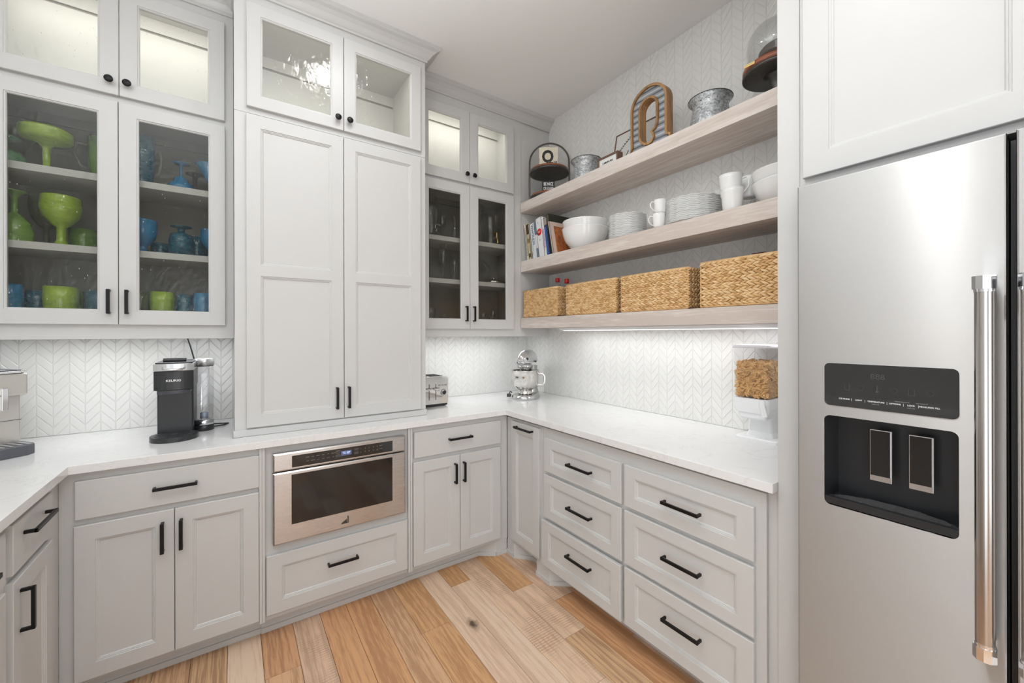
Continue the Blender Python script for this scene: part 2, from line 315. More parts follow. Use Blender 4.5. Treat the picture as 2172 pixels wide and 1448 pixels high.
def obj(name, mb, mats, parent=None, bevel=0.0, loc=None, rot=None, label=None, merge=True):
    me = mb.mesh(name, mats) if isinstance(mb, MB) else mb
    if isinstance(mb, MB) and merge: fixn(me)
    o = bpy.data.objects.new(name, me); COL.objects.link(o)
    if parent: o.parent = parent
    if loc: o.location = loc
    if rot: o.rotation_euler = rot
    if bevel:
        b = o.modifiers.new('bevel', 'BEVEL'); b.width = bevel; b.segments = 2; b.limit_method = 'ANGLE'; b.angle_limit = math.radians(40)
        try: b.harden_normals = True
        except Exception: pass
    if label: o['label'] = label
    return o
def tag(o, label, cat, group=None, kind=None):
    if label: o['label'] = label
    if cat: o['category'] = cat
    if group: o['group'] = group
    if kind: o['kind'] = kind
    return o
def thing(name, label, cat, loc=(0, 0, 0), rz=0, group=None):
    o = bpy.data.objects.new(name, None); COL.objects.link(o); o.location = loc; o.rotation_euler = (0, 0, rz); o.empty_display_size = 0.05
    return tag(o, label, cat, group)
def struct(name, mb, m, parent=None, bevel=0, label=None):
    o = obj(name, mb, m, parent, bevel); 
    if not parent: o['kind'] = 'structure'
    if label: o['label'] = label
    return o
def copy_tree(o, parent=None):
    c = o.copy(); COL.objects.link(c); c.parent = parent
    for ch in list(o.children): copy_tree(ch, c)
    return c
def text_mb(s, size, depth=0.0006, align='CENTER', bold=0.0, sx=1.0, shear=0.0):    # flat letters in xz, facing -y
    cu = bpy.data.curves.new('t', 'FONT'); cu.body = s; cu.size = size; cu.align_x = align; cu.align_y = 'CENTER'; cu.extrude = depth / 2; cu.offset = bold; cu.resolution_u = 3; cu.shear = shear
    o = bpy.data.objects.new('t', cu); COL.objects.link(o); dg = bpy.context.evaluated_depsgraph_get(); me = bpy.data.meshes.new_from_object(o.evaluated_get(dg))
    mb = MB(); mb.add([(v.co.x * sx, -v.co.z - depth / 2, v.co.y) for v in me.vertices], [tuple(p.vertices) for p in me.polygons])
    bpy.data.objects.remove(o); bpy.data.curves.remove(cu); bpy.data.meshes.remove(me); return mb
def text(name, s, size, m, parent, loc, rot=(0, 0, 0), **k):
    return obj(name, text_mb(s, size, **k), m, parent, loc=loc, rot=rot, merge=False)

# ---------------------------------------------------------------- the room
XL, YB, XR = -1.15, 2.83, 2.095
b = MB(); b.box(XL - 0.12, -2.62, -0.14, 3.2, YB + 0.15, -0.012); floor = struct('floor', b, M['ground'])
b = MB(); b.box(XL - 0.12, -2.62, CEIL, 3.2, YB + 0.15, CEIL + 0.12); ceiling = struct('ceiling', b, M['ceiling'])
b = MB(); b.box(XL, YB + 0.0025, 0, XR + 0.12, YB + 0.15, CEIL); wall_back = struct('wall_back', b, M['tilegrout'])
b = MB(); b.box(XR + 0.0025, 0.59, 0, XR + 0.12, YB + 0.0025, CEIL); wall_right = struct('wall_right', b, M['tilegrout'])
b = MB(); b.box(2.30, -2.5, 0, 2.42, 0.59, CEIL); b.box(XR + 0.12, 0.59, 0, 2.42, 0.70, CEIL); struct('wall_right_rear', b, M['wallpaint'])
b = MB(); b.box(XL - 0.12, 0.30, 0, XL, YB + 0.15, CEIL); b.box(XL - 0.12, -2.5, 2.75, XL, 0.30, CEIL); struct('wall_left', b, M['wallpaint'])  # rear stretch left open for the added fill light
b = MB(); b.box(XL, -2.62, 0, -0.62, -2.5, CEIL); b.box(1.52, -2.62, 0, 3.2, -2.5, CEIL); b.box(-0.62, -2.62, 2.75, 1.52, -2.5, CEIL); struct('wall_front', b, M['wallpaint'])

# floor planks: one object each
PL = {
 'tan': wood('oak_tan', (0.580, 0.354, 0.208), (0.348, 0.185, 0.094), contrast=0.6, scale=9, knots=0.5),
 'brown': wood('oak_brown', (0.534, 0.300, 0.161), (0.302, 0.142, 0.068), contrast=0.55, scale=8, knots=0.5),
 'gold': wood('oak_golden', (0.568, 0.327, 0.161), (0.325, 0.153, 0.062), contrast=0.5, scale=9, knots=0.6),
 'pale': wood('oak_pale', (0.696, 0.501, 0.359), (0.464, 0.305, 0.208), contrast=0.4, scale=7, knots=1.0, pale=(0.742, 0.567, 0.426)),
 'pink': wood('oak_pinkish', (0.626, 0.431, 0.302), (0.394, 0.245, 0.161), contrast=0.5, scale=8, knots=0.5, saw=0.55),
 'saw': wood('oak_sawn', (0.673, 0.480, 0.333), (0.429, 0.273, 0.177), contrast=0.45, scale=7, saw=0.75),
 'rust': wood('oak_rusty', (0.568, 0.311, 0.156), (0.325, 0.147, 0.068), contrast=0.5, scale=8, knots=0.95),
 'stripe': wood('oak_striped', (0.568, 0.360, 0.208), (0.313, 0.174, 0.099), contrast=0.75, scale=10, stretch=0.03),
}
seams = [-0.655, -0.53, -0.405, -0.275, -0.15, -0.022, 0.104, 0.235, 0.355, 0.477, 0.60, 0.722, 0.87, 0.99, 1.11, 1.248, 1.385, 1.52, 1.65]
cols = {   # seam index -> [(y0, kind)...] from the far end towards the camera, each plank starting at y0
 6: [(2.26, 'brown'), (1.92, 'tan'), (1.60, 'pink')], 7: [(2.26, 'pink'), (1.35, 'tan')], 8: [(2.26, 'rust'), (1.30, 'gold')],
 9: [(2.26, 'rust'), (1.42, 'brown')], 10: [(2.26, 'tan'), (1.25, 'pale')], 11: [(2.26, 'gold'), (1.86, 'stripe'), (1.1, 'tan')] if False else [(2.26, 'gold'), (1.80, 'gold'), (0.9, 'tan')],
 12: [(2.26, 'pale'), (1.10, 'gold')], 13: [(2.26, 'gold'), (2.04, 'pale'), (0.9, 'saw')], 14: [(2.26, 'saw'), (1.15, 'pale')],
 15: [(2.26, 'gold'), (1.814, 'saw'), (1.40, 'stripe'), (0.5, 'tan')], 16: [(2.26, 'pink'), (1.63, 'rust'), (0.85, 'pale')],
 17: [(2.26, 'rust'), (1.24, 'pink'), (0.4, 'tan')]}
rk = random.Random(3)
for i in range(len(seams) - 1):
    lst = cols.get(i) or [(2.26, rk.choice(list(PL)))]
    y, lastk = lst[-1]
    lst = list(lst); yy = y - rk.uniform(0.6, 1.1)
    while yy > -2.4: lst.append((yy, rk.choice(list(PL)))); yy -= rk.uniform(0.5, 1.3)
    for k, (y0, kd) in enumerate(lst):
        y1 = lst[k + 1][0] if k + 1 < len(lst) else -2.5
        b = MB(); wdt = seams[i + 1] - seams[i]; g = 0.0007
        b.box(g, g, -0.012, wdt - g, y0 - y1 - g, rk.uniform(-0.0004, 0.0))
        obj('plank', b, PL[kd], floor, bevel=0.0009, loc=(seams[i], y1, 0))

# chevron tiles
TW, TP, TD, TG = 0.05425, 0.05, 0.0645, 0.0011
def clip(poly, x0, x1, z0, z1):
    for ax, lim, sg in ((0, x0, 1), (0, x1, -1), (1, z0, 1), (1, z1, -1)):
        out = []
        for i in range(len(poly)):
            a = poly[i]; c = poly[(i + 1) % len(poly)]; da = (a[ax] - lim) * sg; dc = (c[ax] - lim) * sg
            if da >= 0: out.append(a)
            if (da > 0 and dc < 0) or (da < 0 and dc > 0):
                t = da / (da - dc); out.append((a[0] + (c[0] - a[0]) * t, a[1] + (c[1] - a[1]) * t))
        poly = out
        if len(poly) < 3: return []
    return poly
def parea(p): return 0.5 * sum(p[i][0] * p[(i + 1) % len(p)][1] - p[(i + 1) % len(p)][0] * p[i][1] for i in range(len(p)))
def inset(p, d):
    n = len(p); L = []
    for i in range(n):
        a = p[i]; c = p[(i + 1) % n]; ex, ez = c[0] - a[0], c[1] - a[1]; q = math.hypot(ex, ez)
        if q < 1e-5: return None
        nx, nz = -ez / q, ex / q; L.append((nx, nz, nx * a[0] + nz * a[1] + d))
    out = []
    for i in range(n):
        a = L[i - 1]; c = L[i]; det = a[0] * c[1] - a[1] * c[0]
        if abs(det) < 1e-3: return None
        out.append(((a[2] * c[1] - c[2] * a[1]) / det, (a[0] * c[2] - c[0] * a[2]) / det))
    if parea(out) <= 0 or any(out[i][0] < min(q[0] for q in p) - 1e-6 or out[i][0] > max(q[0] for q in p) + 1e-6 for i in range(n)): return None
    return out
def tile_mb(mb, poly, dx=0, dz=0):
    n = len(poly); p = [(a - dx, c - dz) for a, c in poly]; q = inset(p, 0.0022)
    r0 = [(a, 0.0025, c) for a, c in p]; r1 = [(a, 0.0009, c) for a, c in p]
    if q: mb.loft([r0, r1, [(a, 0.0, c) for a, c in q]], cap0=False)
    else: mb.loft([r0, r1], cap0=False)
def tile_wall(parent, peaks0, zph, regions, to_world, rz, dist, limit=300):
    shared = {}; todo = []
    for s0, s1, z0, z1 in regions:
        k0 = math.floor((s0 - peaks0) / TW) - 1; k1 = math.ceil((s1 - peaks0) / TW) + 1
        for k in range(k0, k1):
            sa = peaks0 + k * TW; up = (k % 2 == 1); za_off, zb_off = (-TD, 0) if up else (0, -TD)
            for j in range(int((z0 - zph) / TP) - 3, int((z1 - zph) / TP) + 4):
                zb = zph + j * TP
                sl = (zb_off - za_off) / TW; g2 = TG * math.hypot(1, sl)
                P = [(sa + TG, zb + za_off + sl * TG + g2), (sa + TW - TG, zb + zb_off - sl * TG + g2), (sa + TW - TG, zb + zb_off - sl * TG + TP - g2), (sa + TG, zb + za_off + sl * TG + TP - g2)]
                Q = clip(P, s0, s1, z0, z1)
                if len(Q) < 3 or parea(Q) < 6e-5: continue
                full = len(Q) == 4 and abs(parea(Q) - parea(P)) < 1e-7
                todo.append((dist(sa, zb), full, up, P if full else Q))
    todo.sort(key=lambda t: t[0]); rest = MB()
    for n_, (d, full, up, Q) in enumerate(todo):
        if n_ < limit:
            if full:
                if up not in shared: mb = MB(); tile_mb(mb, Q, Q[0][0], Q[0][1]); shared[up] = mb.mesh('tile', M['tile'])
                me = shared[up]
            else: mb = MB(); tile_mb(mb, Q, Q[0][0], Q[0][1]); me = mb.mesh('tile', M['tile'])
            o = bpy.data.objects.new('tile', me); COL.objects.link(o); o.parent = parent; o.location = to_world(Q[0][0], Q[0][1]); o.rotation_euler = (0, 0, rz)
        else: tile_mb(rest, Q)
    if rest.f:
        o = obj('tile', rest, M['tile'], parent, merge=False); o.location = to_world(0, 0); o.rotation_euler = (0, 0, rz); o['kind'] = 'stuff'
tile_wall(wall_back, -0.652, 0.016, [(XL, 0.003, 0.9145, 1.44), (0.95, XR, 0.9145, 1.44)], lambda s, z: (s, YB, z), 0, lambda s, z: abs(s - 0.0) if s < 0.5 else 3 + s, 340)
tile_wall(wall_right, -1.0725, 0.009, [(-YB, -0.60, 0.9145, 1.432), (-2.52, -0.60, 1.432, CEIL)], lambda s, z: (XR, -s, z), -PI / 2,
          lambda s, z: math.hypot(s, z - 1.395) + (9 if (1.44 < z < 1.74 or s > -0.80) else 0))

# ---------------------------------------------------------------- cabinet kit (local frame: x right, y into the cabinet, z up; frame face at y=0)
DT = 0.018
def frontpanel(x0, z0, x1, z1, openings, glass=False, t=DT, prof=None):
    """frame-and-panel door; front face at y=-t"""
    mb = MB(); yf = -t; e = 0.0018
    def ring(i, y, a=(x0, z0, x1, z1)): return [(a[0] + i, y, a[1] + i), (a[2] - i, y, a[1] + i), (a[2] - i, y, a[3] - i), (a[0] + i, y, a[3] - i)]
    mb.loft([ring(0, 0), ring(0, yf + e), ring(e, yf)], cap0=not glass, cap1=False)
    X0, Z0, X1, Z1 = x0 + e, z0 + e, x1 - e, z1 - e
    if not openings:
        mb.add([(X0, yf, Z0), (X1, yf, Z0), (X1, yf, Z1), (X0, yf, Z1)], [(0, 1, 2, 3)]); return mb
    ops = sorted(openings, key=lambda o: o[1]); ox0, ox1 = ops[0][0], ops[0][2]
    def q(a, c, d, f): mb.add([(a, yf, c), (d, yf, c), (d, yf, f), (a, yf, f)], [(0, 1, 2, 3)])
    q(X0, Z0, ox0, Z1); q(ox1, Z0, X1, Z1); zz = Z0
    for o in ops: q(ox0, zz, ox1, o[1]); zz = o[3]
    q(ox0, zz, ox1, Z1)
    for o in ops:
        if glass: pr = [(0, 0), (0.0015, 0.003), (0.005, 0.0035), (0.008, 0.007), (0.008, t)]
        else: pr = [(0, 0), (0.0012, 0.003), (0.005, 0.0032), (0.0062, 0.0058), (0.0095, 0.006), (0.0125, 0.0092)]
        if prof: pr = prof
        rs = [ring(i, yf + d, o) for i, d in pr]
        if not glass:
            mb.loft(rs, cap0=False, cap1=True)
        else: mb.loft(rs, cap0=False, cap1=False)
    if glass:   # back face frame
        xa, xb = ops[0][0] + 0.008, ops[0][2] - 0.008
        def qb(a, c, d, f): mb.add([(a, 0, c), (d, 0, c), (d, 0, f), (a, 0, f)], [(3, 2, 1, 0)])
        qb(x0, z0, xa, z1); qb(xb, z0, x1, z1); zz = z0
        for o in ops: qb(xa, zz, xb, o[1] + 0.008); zz = o[3] - 0.008
        qb(xa, zz, xb, z1)
    return mb
def bar_pull(parent, cx, cz, L, vert=False, y=-DT, proj=0.030, wd=0.0125, name='handle'):
    mb = MB(); h = L / 2; th = 0.0085
    def bx(a0, b0, c0, a1, b1, c1):
        if vert: mb.box(c0, b0, a0, c1, b1, a1)
        else: mb.box(a0, b0, c0, a1, b1, c1)
    bx(-h, -proj, -wd / 2, h, -proj + th, wd / 2)
    bx(-h, -proj + 0.002, -wd / 2 + 0.001, -h + 0.009, 0, wd / 2 - 0.001); bx(h - 0.009, -proj + 0.002, -wd / 2 + 0.001, h, 0, wd / 2 - 0.001)
    return obj(name, mb, M['black'], parent, bevel=0.0012, loc=(cx, y, cz))
def knob(parent, cx, cz, y=-DT):
    mb = MB(); mb.lathe([(0.005, 0), (0.005, 0.012), (0.012, 0.017), (0.0155, 0.021), (0.0155, 0.0245), (0.012, 0.027), (0, 0.028)], 24)
    return obj('knob', mb, M['black'], parent, loc=(cx, y, cz), rot=(PI / 2, 0, 0))
def door(cab, x0, z0, x1, z1, stile=0.058, rail=None, mid=None, glass=None, name='door', handle=None, dz=0.0):
    rail = rail or stile
    if mid: ops = [(x0 + stile, z0 + rail, x1 - stile, mid[0]), (x0 + stile, mid[1], x1 - stile, z1 - rail)]
    elif stile: ops = [(x0 + stile, z0 + rail, x1 - stile, z1 - rail)]
    else: ops = []
    o = obj(name, frontpanel(x0, z0, x1, z1, ops, glass=bool(glass)), M['paint'], cab, loc=(0, -dz, 0))
    if glass:
        a = ops[0]; mb = MB(); mb.box(a[0] + 0.002, -0.009, a[1] + 0.002, a[2] - 0.002, -0.0055, a[3] - 0.002); obj('glass_pane', mb, M[glass], o)
    if handle:
        if handle[0] == 'k': knob(o, handle[1], handle[2])
        else: bar_pull(o, handle[1], handle[2], handle[3], handle[0] == 'v')
    return o
CF = 2.168     # base frame plane of the back run
def cab_thing(name, label, X, Y, rz, cat='cabinet', group=None): return thing(name, label, cat, (X, Y, 0), rz, group)
# ---------------------------------------------------------------- base cabinets
def toe(cab, path, T0, h=0.09):     # path in world xy; T0 = world->local function; outside is to the right-hand side walking the path
    mb = MB()
    for (a, c) in zip(path[:-1], path[1:]):
        d = Vector((c[0] - a[0], c[1] - a[1], 0)); n_ = Vector((d.y, -d.x, 0)).normalized()
        for z0, z1, o_ in ((0.0, 0.024, 0.007), (0.024, 0.09, 0.0)):
            p = [Vector((*a, 0)) + n_ * o_, Vector((*c, 0)) + n_ * o_, Vector((*c, 0)) - n_ * 0.012, Vector((*a, 0)) - n_ * 0.012]
            q = [T0(v.x, v.y) for v in p]
            mb.prism(q, z0, z1)
    return obj('toe_kick', mb, M['paint'], cab, merge=False)
# back run -------------------------------------------------
G = 'grey-white base cabinets under the counter'
A = cab_thing('base_cabinet', 'white two-door base cabinet with one wide slab drawer, left of the drawer microwave', -0.528, CF, 0)
ox = 0.528
b = MB(); b.box(0.0, 0, 0.09, ox + 0.107, 0.64, 0.882); obj('body', b, M['paint'], A, bevel=0.001)
door(A, ox - 0.483, 0.707, ox + 0.096, 0.850, stile=0, name='drawer_front', handle=('h', ox - 0.193, 0.780, 0.141))
door(A, ox - 0.486, 0.105, ox - 0.1990, 0.684, handle=('v', ox - 0.2345, 0.580, 0.120))
door(A, ox - 0.1965, 0.105, ox + 0.095, 0.684, handle=('v', ox - 0.176, 0.580, 0.120))
b = MB(); b.box(ox + 0.0965, -DT, 0.092, ox + 0.107, 0.01, 0.880); obj('stile', b, M['paint'], A, bevel=0.0008)
toe(A, [(-0.595, 2.169), (-0.595, 2.235), (0.107, 2.235)], lambda x, y: (x + 0.528, y - CF))
B = cab_thing('base_cabinet', 'white base cabinet holding the drawer microwave above one deep panelled drawer', 0.107, CF, 0)
ox = -0.107
b = MB()
b.box(0.0005, 0, 0.09, ox + 0.799, 0.64, 0.4335); b.box(0.0005, 0, 0.8455, ox + 0.799, 0.64, 0.882); b.box(0.0005, 0, 0.4335, ox + 0.156, 0.64, 0.8455); b.box(ox + 0.760, 0, 0.4335, ox + 0.799, 0.64, 0.8455); b.box(ox + 0.156, 0.60, 0.4335, ox + 0.76, 0.64, 0.8455)
obj('body', b, M['paint'], B)
b = MB(); b.box(0.0005, -DT, 0.092, ox + 0.118, -0.0002, 0.880); obj('stile', b, M['paint'], B, bevel=0.0008)
b = MB(); b.box(ox + 0.787, -DT, 0.092, ox + 0.7985, -0.0002, 0.880); obj('stile', b, M['paint'], B, bevel=0.0008)
door(B, ox + 0.123, 0.115, ox + 0.784, 0.384, stile=0.062, rail=0.056, name='drawer_front', handle=('h', ox + 0.450, 0.272, 0.142))
toe(B, [(0.107, 2.228), (0.799, 2.231)], lambda x, y: (x - 0.107, y - CF))
Cc = cab_thing('base_cabinet', 'white two-door base cabinet with a small slab drawer, in the corner right of the microwave', 0.799, CF, 0)
ox = -0.799
b = MB(); b.box(0.0005, 0, 0.09, ox + 1.446, 0.64, 0.882); obj('body', b, M['paint'], Cc, bevel=0.001)
b = MB(); b.box(0.0005, -DT, 0.092, ox + 0.811, 0.01, 0.880); obj('stile', b, M['paint'], Cc, bevel=0.0008)
door(Cc, ox + 0.822, 0.708, ox + 1.390, 0.850, stile=0, name='drawer_front', handle=('h', ox + 1.101, 0.786, 0.150))
door(Cc, ox + 0.816, 0.112, ox + 1.1015, 0.685, handle=('v', ox + 1.0675, 0.583, 0.115))
door(Cc, ox + 1.1045, 0.112, ox + 1.386, 0.685, handle=('v', ox + 1.124, 0.583, 0.115))
toe(Cc, [(0.799, 2.235), (1.273, 2.235), (1.361, 2.168), (1.443, 2.168)], lambda x, y: (x - 0.799, y - CF))
# right run ------------------------------------------------
RX = 1.448
D = cab_thing('base_cabinet', 'narrow white pull-out base cabinet with one tall panelled front, at the inner corner', RX, CF - 0.002, -PI / 2)
Y0 = CF - 0.002
b = MB(); b.box(0.0, 0.012, 0.09, Y0 - 1.80, 0.62, 0.882); b.box(0.0, 0, 0.09, Y0 - 1.80, 0.012, 0.866); obj('body', b, M['paint'], D)
door(D, Y0 - 2.096, 0.115, Y0 - 1.822, 0.855, stile=0.05, rail=0.062, handle=('h', Y0 - 1.952, 0.828, 0.165), name='pull_out_front')
toe(D, [(1.443, 2.161), (1.443, 2.087), (1.523, 1.996), (1.523, 1.905), (1.448, 1.862), (1.448, 1.800)], lambda x, y: (Y0 - y, x - RX))
E_ = cab_thing('drawer_cabinet', 'white six-drawer base cabinet with panelled fronts, beneath the open shelves', RX, 1.7995, -PI / 2)
Y0 = 1.7995
b = MB(); b.box(0.0, 0.014, 0.09, Y0 - 0.600, 0.62, 0.882); b.box(0.0, 0, 0.09, Y0 - 0.631, 0.014, 0.866); obj('body', b, M['paint'], E_, bevel=0.001)
for (z0, z1, hz) in ((0.631, 0.813, 0.722), (0.376, 0.612, 0.500), (0.106, 0.356, 0.256)):
    o = door(E_, Y0 - (1.789 if z0 < 0.2 else 1.771), z0, Y0 - 1.226, z1, stile=0.056, rail=0.048, name='drawer_front', handle=('h', Y0 - 1.484, hz, 0.165), dz=0.006 if z0 < 0.2 else 0)
for (z0, z1, hz) in ((0.631, 0.813, 0.722), (0.376, 0.612, 0.500), (0.106, 0.360, 0.256)):
    door(E_, Y0 - 1.208, z0, Y0 - 0.664, z1, stile=0.056, rail=0.048, name='drawer_front', handle=('h', Y0 - 0.925, hz, 0.158))
toe(E_, [(1.446, 1.799), (1.446, 1.748), (1.545, 1.668), (1.545, 0.605)], lambda x, y: (Y0 - y, x - RX))
# left leg -------------------------------------------------
LX = -0.528
def leftcab(y0, y1, label, first):
    c = cab_thing('base_cabinet', label, LX, y0, PI / 2)
    wd = y1 - y0
    b = MB(); b.box(0.0005, 0, 0.09, wd, 0.60, 0.882); obj('body', b, M['paint'], c)
    a0 = 0.045 if not first else 0.033; a1 = wd - (0.012 if not first else 0.125)
    door(c, a0, 0.716, a1, 0.858, stile=0, name='drawer_front', handle=('h', (a0 + a1) / 2 + (0.0 if first else 0), 0.812 if first else 0.79, 0.175), dz=0)
    door(c, a0, 0.105, a1, 0.694, stile=0.058, handle=('v', a0 + 0.045, 0.595, 0.125))
    toe(c, [(-0.595, y0), (-0.595, y1)], lambda x, y: (y - y0, LX - x))
    return c
leftcab(1.705, CF - 0.001, 'white base cabinet at far left, slab drawer over a door, nearest the inner corner', True)
leftcab(1.24, 1.7045, 'white base cabinet at the left picture edge with only a sliver in view', False)
b = cab_thing('base_cabinet', 'white base cabinet of the left run, towards the camera', LX, 0.45, PI / 2)
m = MB(); m.box(0, 0, 0.09, 0.789, 0.60, 0.882); obj('body', m, M['paint'], b); door(b, 0.03, 0.105, 0.76, 0.85)
# countertop -----------------------------------------------
b = MB(); b.prism([(XL + 0.001, 0.42), (-0.496, 0.42), (-0.496, 2.138), (1.416, 2.138), (1.416, 0.599), (XR, 0.599), (XR, YB), (XL + 0.001, YB)], 0.8825, 0.914)
tag(obj('countertop', b, M['quartz'], bevel=0.0015), 'continuous white quartz countertop running round three sides of the pantry', 'countertop')

# ---------------------------------------------------------------- display cupboards above the counter
def shell(cab, x0, x1, yb, zb, zt, zdiv, fz, upfront, doors_x, side_l=True, side_r=True, grooves=True, stl=0.03, str_=0.03, fr=None):
    """hollow upper cabinet. local coords; frame face at y=0"""
    t = 0.018; mb = MB()
    lo, hi = zb, zt
    mb.box(x0, 0.02, lo, x0 + t, yb, hi); mb.box(x1 - t, 0.02, lo, x1, yb, hi)
    mb.box(x0 + t, 0.02, fz - t, x1 - t, yb - 0.012, fz); mb.box(x0 + t, 0.02, zdiv - t, x1 - t, yb - 0.012, zdiv); mb.box(x0 + t, 0.02, hi - t, x1 - t, yb - 0.012, hi)
    for a, c in ((zdiv, 2.963), (2.977, hi - t)):
        mb.box(x0 + t, yb - 0.012, a, x1 - t, yb, c)
    obj('body', mb, M['paint'], cab)
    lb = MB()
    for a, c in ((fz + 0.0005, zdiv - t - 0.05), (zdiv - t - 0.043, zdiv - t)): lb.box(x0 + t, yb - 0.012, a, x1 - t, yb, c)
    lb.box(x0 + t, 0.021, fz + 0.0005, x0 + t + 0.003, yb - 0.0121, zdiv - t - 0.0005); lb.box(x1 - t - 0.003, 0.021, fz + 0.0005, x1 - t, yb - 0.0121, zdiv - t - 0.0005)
    obj('interior_shade_lining', lb, M['interior'], cab, merge=False)  # thin boards carrying the painted interior shade
    m2 = MB(); m2.box(x0 + t, yb - 0.002, fz, x1 - t, yb, hi - t); obj('back_joint', m2, M['gap'], cab)
    return mb
def faceframe(cab, rects):
    mb = MB()
    for r in rects: mb.box(r[0], 0, r[1], r[2], 0.02, r[3])
    return obj('face_frame', mb, M['paint'], cab, merge=False)
def inner_shelves(cab, x0, x1, tops, yb):
    for z in tops:
        b = MB(); b.box(x0 + 0.0215, 0.024, z - 0.031, x1 - 0.0215, yb - 0.014, z); obj('shelf', b, M['paint'], cab, bevel=0.001)
UF = 2.52
UL = cab_thing('display_cabinet', 'wall cabinet with seeded glass doors full of green and blue glassware, upper pair lit', XL, UF, 0)
ox = -XL
shell(UL, 0.001, ox + 0.004, 0.305, 1.395, 3.06, 2.452, 1.460, None, None)
faceframe(UL, [(0.001, 1.375, ox - 0.80, 3.06), (ox - 0.04, 1.375, ox + 0.004, 3.06), (ox - 0.80, 1.375, ox - 0.04, 1.462), (ox - 0.80, 2.420, ox - 0.04, 2.482), (ox - 0.80, 2.945, ox - 0.04, 3.06)])
inner_shelves(UL, 0.001, ox + 0.004, (2.113, 1.786), 0.305)
door(UL, ox - 0.820, 1.439, ox - 0.4240, 2.441, stile=0.060, glass='seeded', handle=('v', ox - 0.4525, 1.541, 0.108))
door(UL, ox - 0.4215, 1.439, ox - 0.0310, 2.441, stile=0.060, glass='seeded', handle=('v', ox - 0.393, 1.541, 0.108))
door(UL, ox - 0.820, 2.467, ox - 0.4210, 2.960, stile=0.060, glass='seeded_lit', handle=('k', ox - 0.450, 2.523))
door(UL, ox - 0.4185, 2.467, ox - 0.0320, 2.960, stile=0.060, glass='seeded_lit', handle=('k', ox - 0.391, 2.523))
UR = cab_thing('display_cabinet', 'wall cabinet with seeded glass doors full of clear glassware, beside the open shelves', 0.948, UF, 0)
ox = -0.948
shell(UR, 0.0, ox + 1.808, 0.305, 1.395, 3.06, 2.43, 1.452, None, None)
faceframe(UR, [(0.0, 1.375, ox + 1.005, 3.06), (ox + 1.725, 1.375, ox + 1.808, 3.06), (ox + 1.005, 1.375, ox + 1.725, 1.452), (ox + 1.005, 2.400, ox + 1.725, 2.462), (ox + 1.005, 2.925, ox + 1.725, 3.06)])
inner_shelves(UR, 0.0, ox + 1.808, (2.060, 1.771), 0.305)
door(UR, ox + 0.992, 1.429, ox + 1.3625, 2.423, stile=0.062, glass='seeded', handle=('v', ox + 1.330, 1.533, 0.106))
door(UR, ox + 1.3650, 1.429, ox + 1.737, 2.423, stile=0.062, glass='seeded', handle=('v', ox + 1.390, 1.533, 0.106))
door(UR, ox + 0.992, 2.441, ox + 1.3625, 2.940, stile=0.062, glass='seeded_lit', handle=('k', ox + 1.335, 2.497))
door(UR, ox + 1.3650, 2.441, ox + 1.737, 2.940, stile=0.062, glass='seeded_lit', handle=('k', ox + 1.393, 2.497))
b = MB(); b.box(ox + 1.808, 0.006, 1.375, ox + XR + 0.002, 0.026, 3.06); b.box(ox + 1.808, 0.0, 1.375, ox + 1.815, 0.006, 3.06); b.box(ox + 2.0, 0.026, 1.375, ox + XR, 0.30, 1.40)
obj('filler_panel', b, M['paint'], UR, merge=False)
# tall cupboard standing on the counter
TF = 2.287
TT = thing('tall_cabinet', 'tall white cupboard standing on the counter, two-panel doors below lit glass doors', 'cabinet', (0.006, TF, 0.914))
ox, oz = -0.006, -0.914
b = MB(); b.box(0, 0.0, 0.0005, 0.939, YB - TF - 0.001, 2.440 + oz); obj('body', b, M['paint'], TT, bevel=0.001)
mb = MB(); t = 0.018; yb = YB - TF - 0.001
mb.box(0, 0.02, 2.441 + oz, t, yb, 3.06 + oz); mb.box(0.939 - t, 0.02, 2.441 + oz, 0.939, yb, 3.06 + oz); mb.box(t, 0.02, 3.04 + oz, 0.939 - t, yb, 3.06 + oz); mb.box(t, 0.02, 2.441 + oz, 0.939 - t, yb, 2.458 + oz)
mb.box(t, yb - 0.012, 2.458 + oz, 0.939 - t, yb, 2.963 + oz); mb.box(t, yb - 0.012, 2.977 + oz, 0.939 - t, yb, 3.04 + oz)
obj('upper_box', mb, M['paint'], TT); b = MB(); b.box(t, yb - 0.002, 2.95 + oz, 0.939 - t, yb - 0.0005, 3.0 + oz); obj('back_joint', b, M['gap'], TT)
faceframe(TT, [(0, 2.441 + oz, 0.085, 3.06 + oz), (0.865, 2.441 + oz, 0.939, 3.06 + oz), (0.085, 2.441 + oz, 0.865, 2.492 + oz), (0.085, 2.945 + oz, 0.865, 3.06 + oz)])
o = door(TT, ox + 0.052, 0.955 + oz, ox + 0.4825, 2.430 + oz, stile=0.058, mid=(1.672 + oz, 1.722 + oz), handle=('v', ox + 0.447, 1.062 + oz, 0.112))
o = door(TT, ox + 0.4855, 0.955 + oz, ox + 0.910, 2.430 + oz, stile=0.058, mid=(1.672 + oz, 1.722 + oz), handle=('v', ox + 0.5055, 1.062 + oz, 0.112))
door(TT, ox + 0.055, 2.467 + oz, ox + 0.4835, 2.960 + oz, stile=0.056, glass='seeded_lit', handle=('k', ox + 0.454, 2.522 + oz))
door(TT, ox + 0.4865, 2.467 + oz, ox + 0.912, 2.960 + oz, stile=0.056, glass='seeded_lit', handle=('k', ox + 0.512, 2.522 + oz))
b = MB(); b.box(-0.006, -0.009, 0.0005, 0.943, 0.0, 0.034); b.box(-0.006, 0.0, 0.0005, -0.0002, 0.23, 0.034); b.box(0.9392, 0.0, 0.0005, 0.944, 0.23, 0.034); obj('base_moulding', b, M['paint'], TT, bevel=0.002)
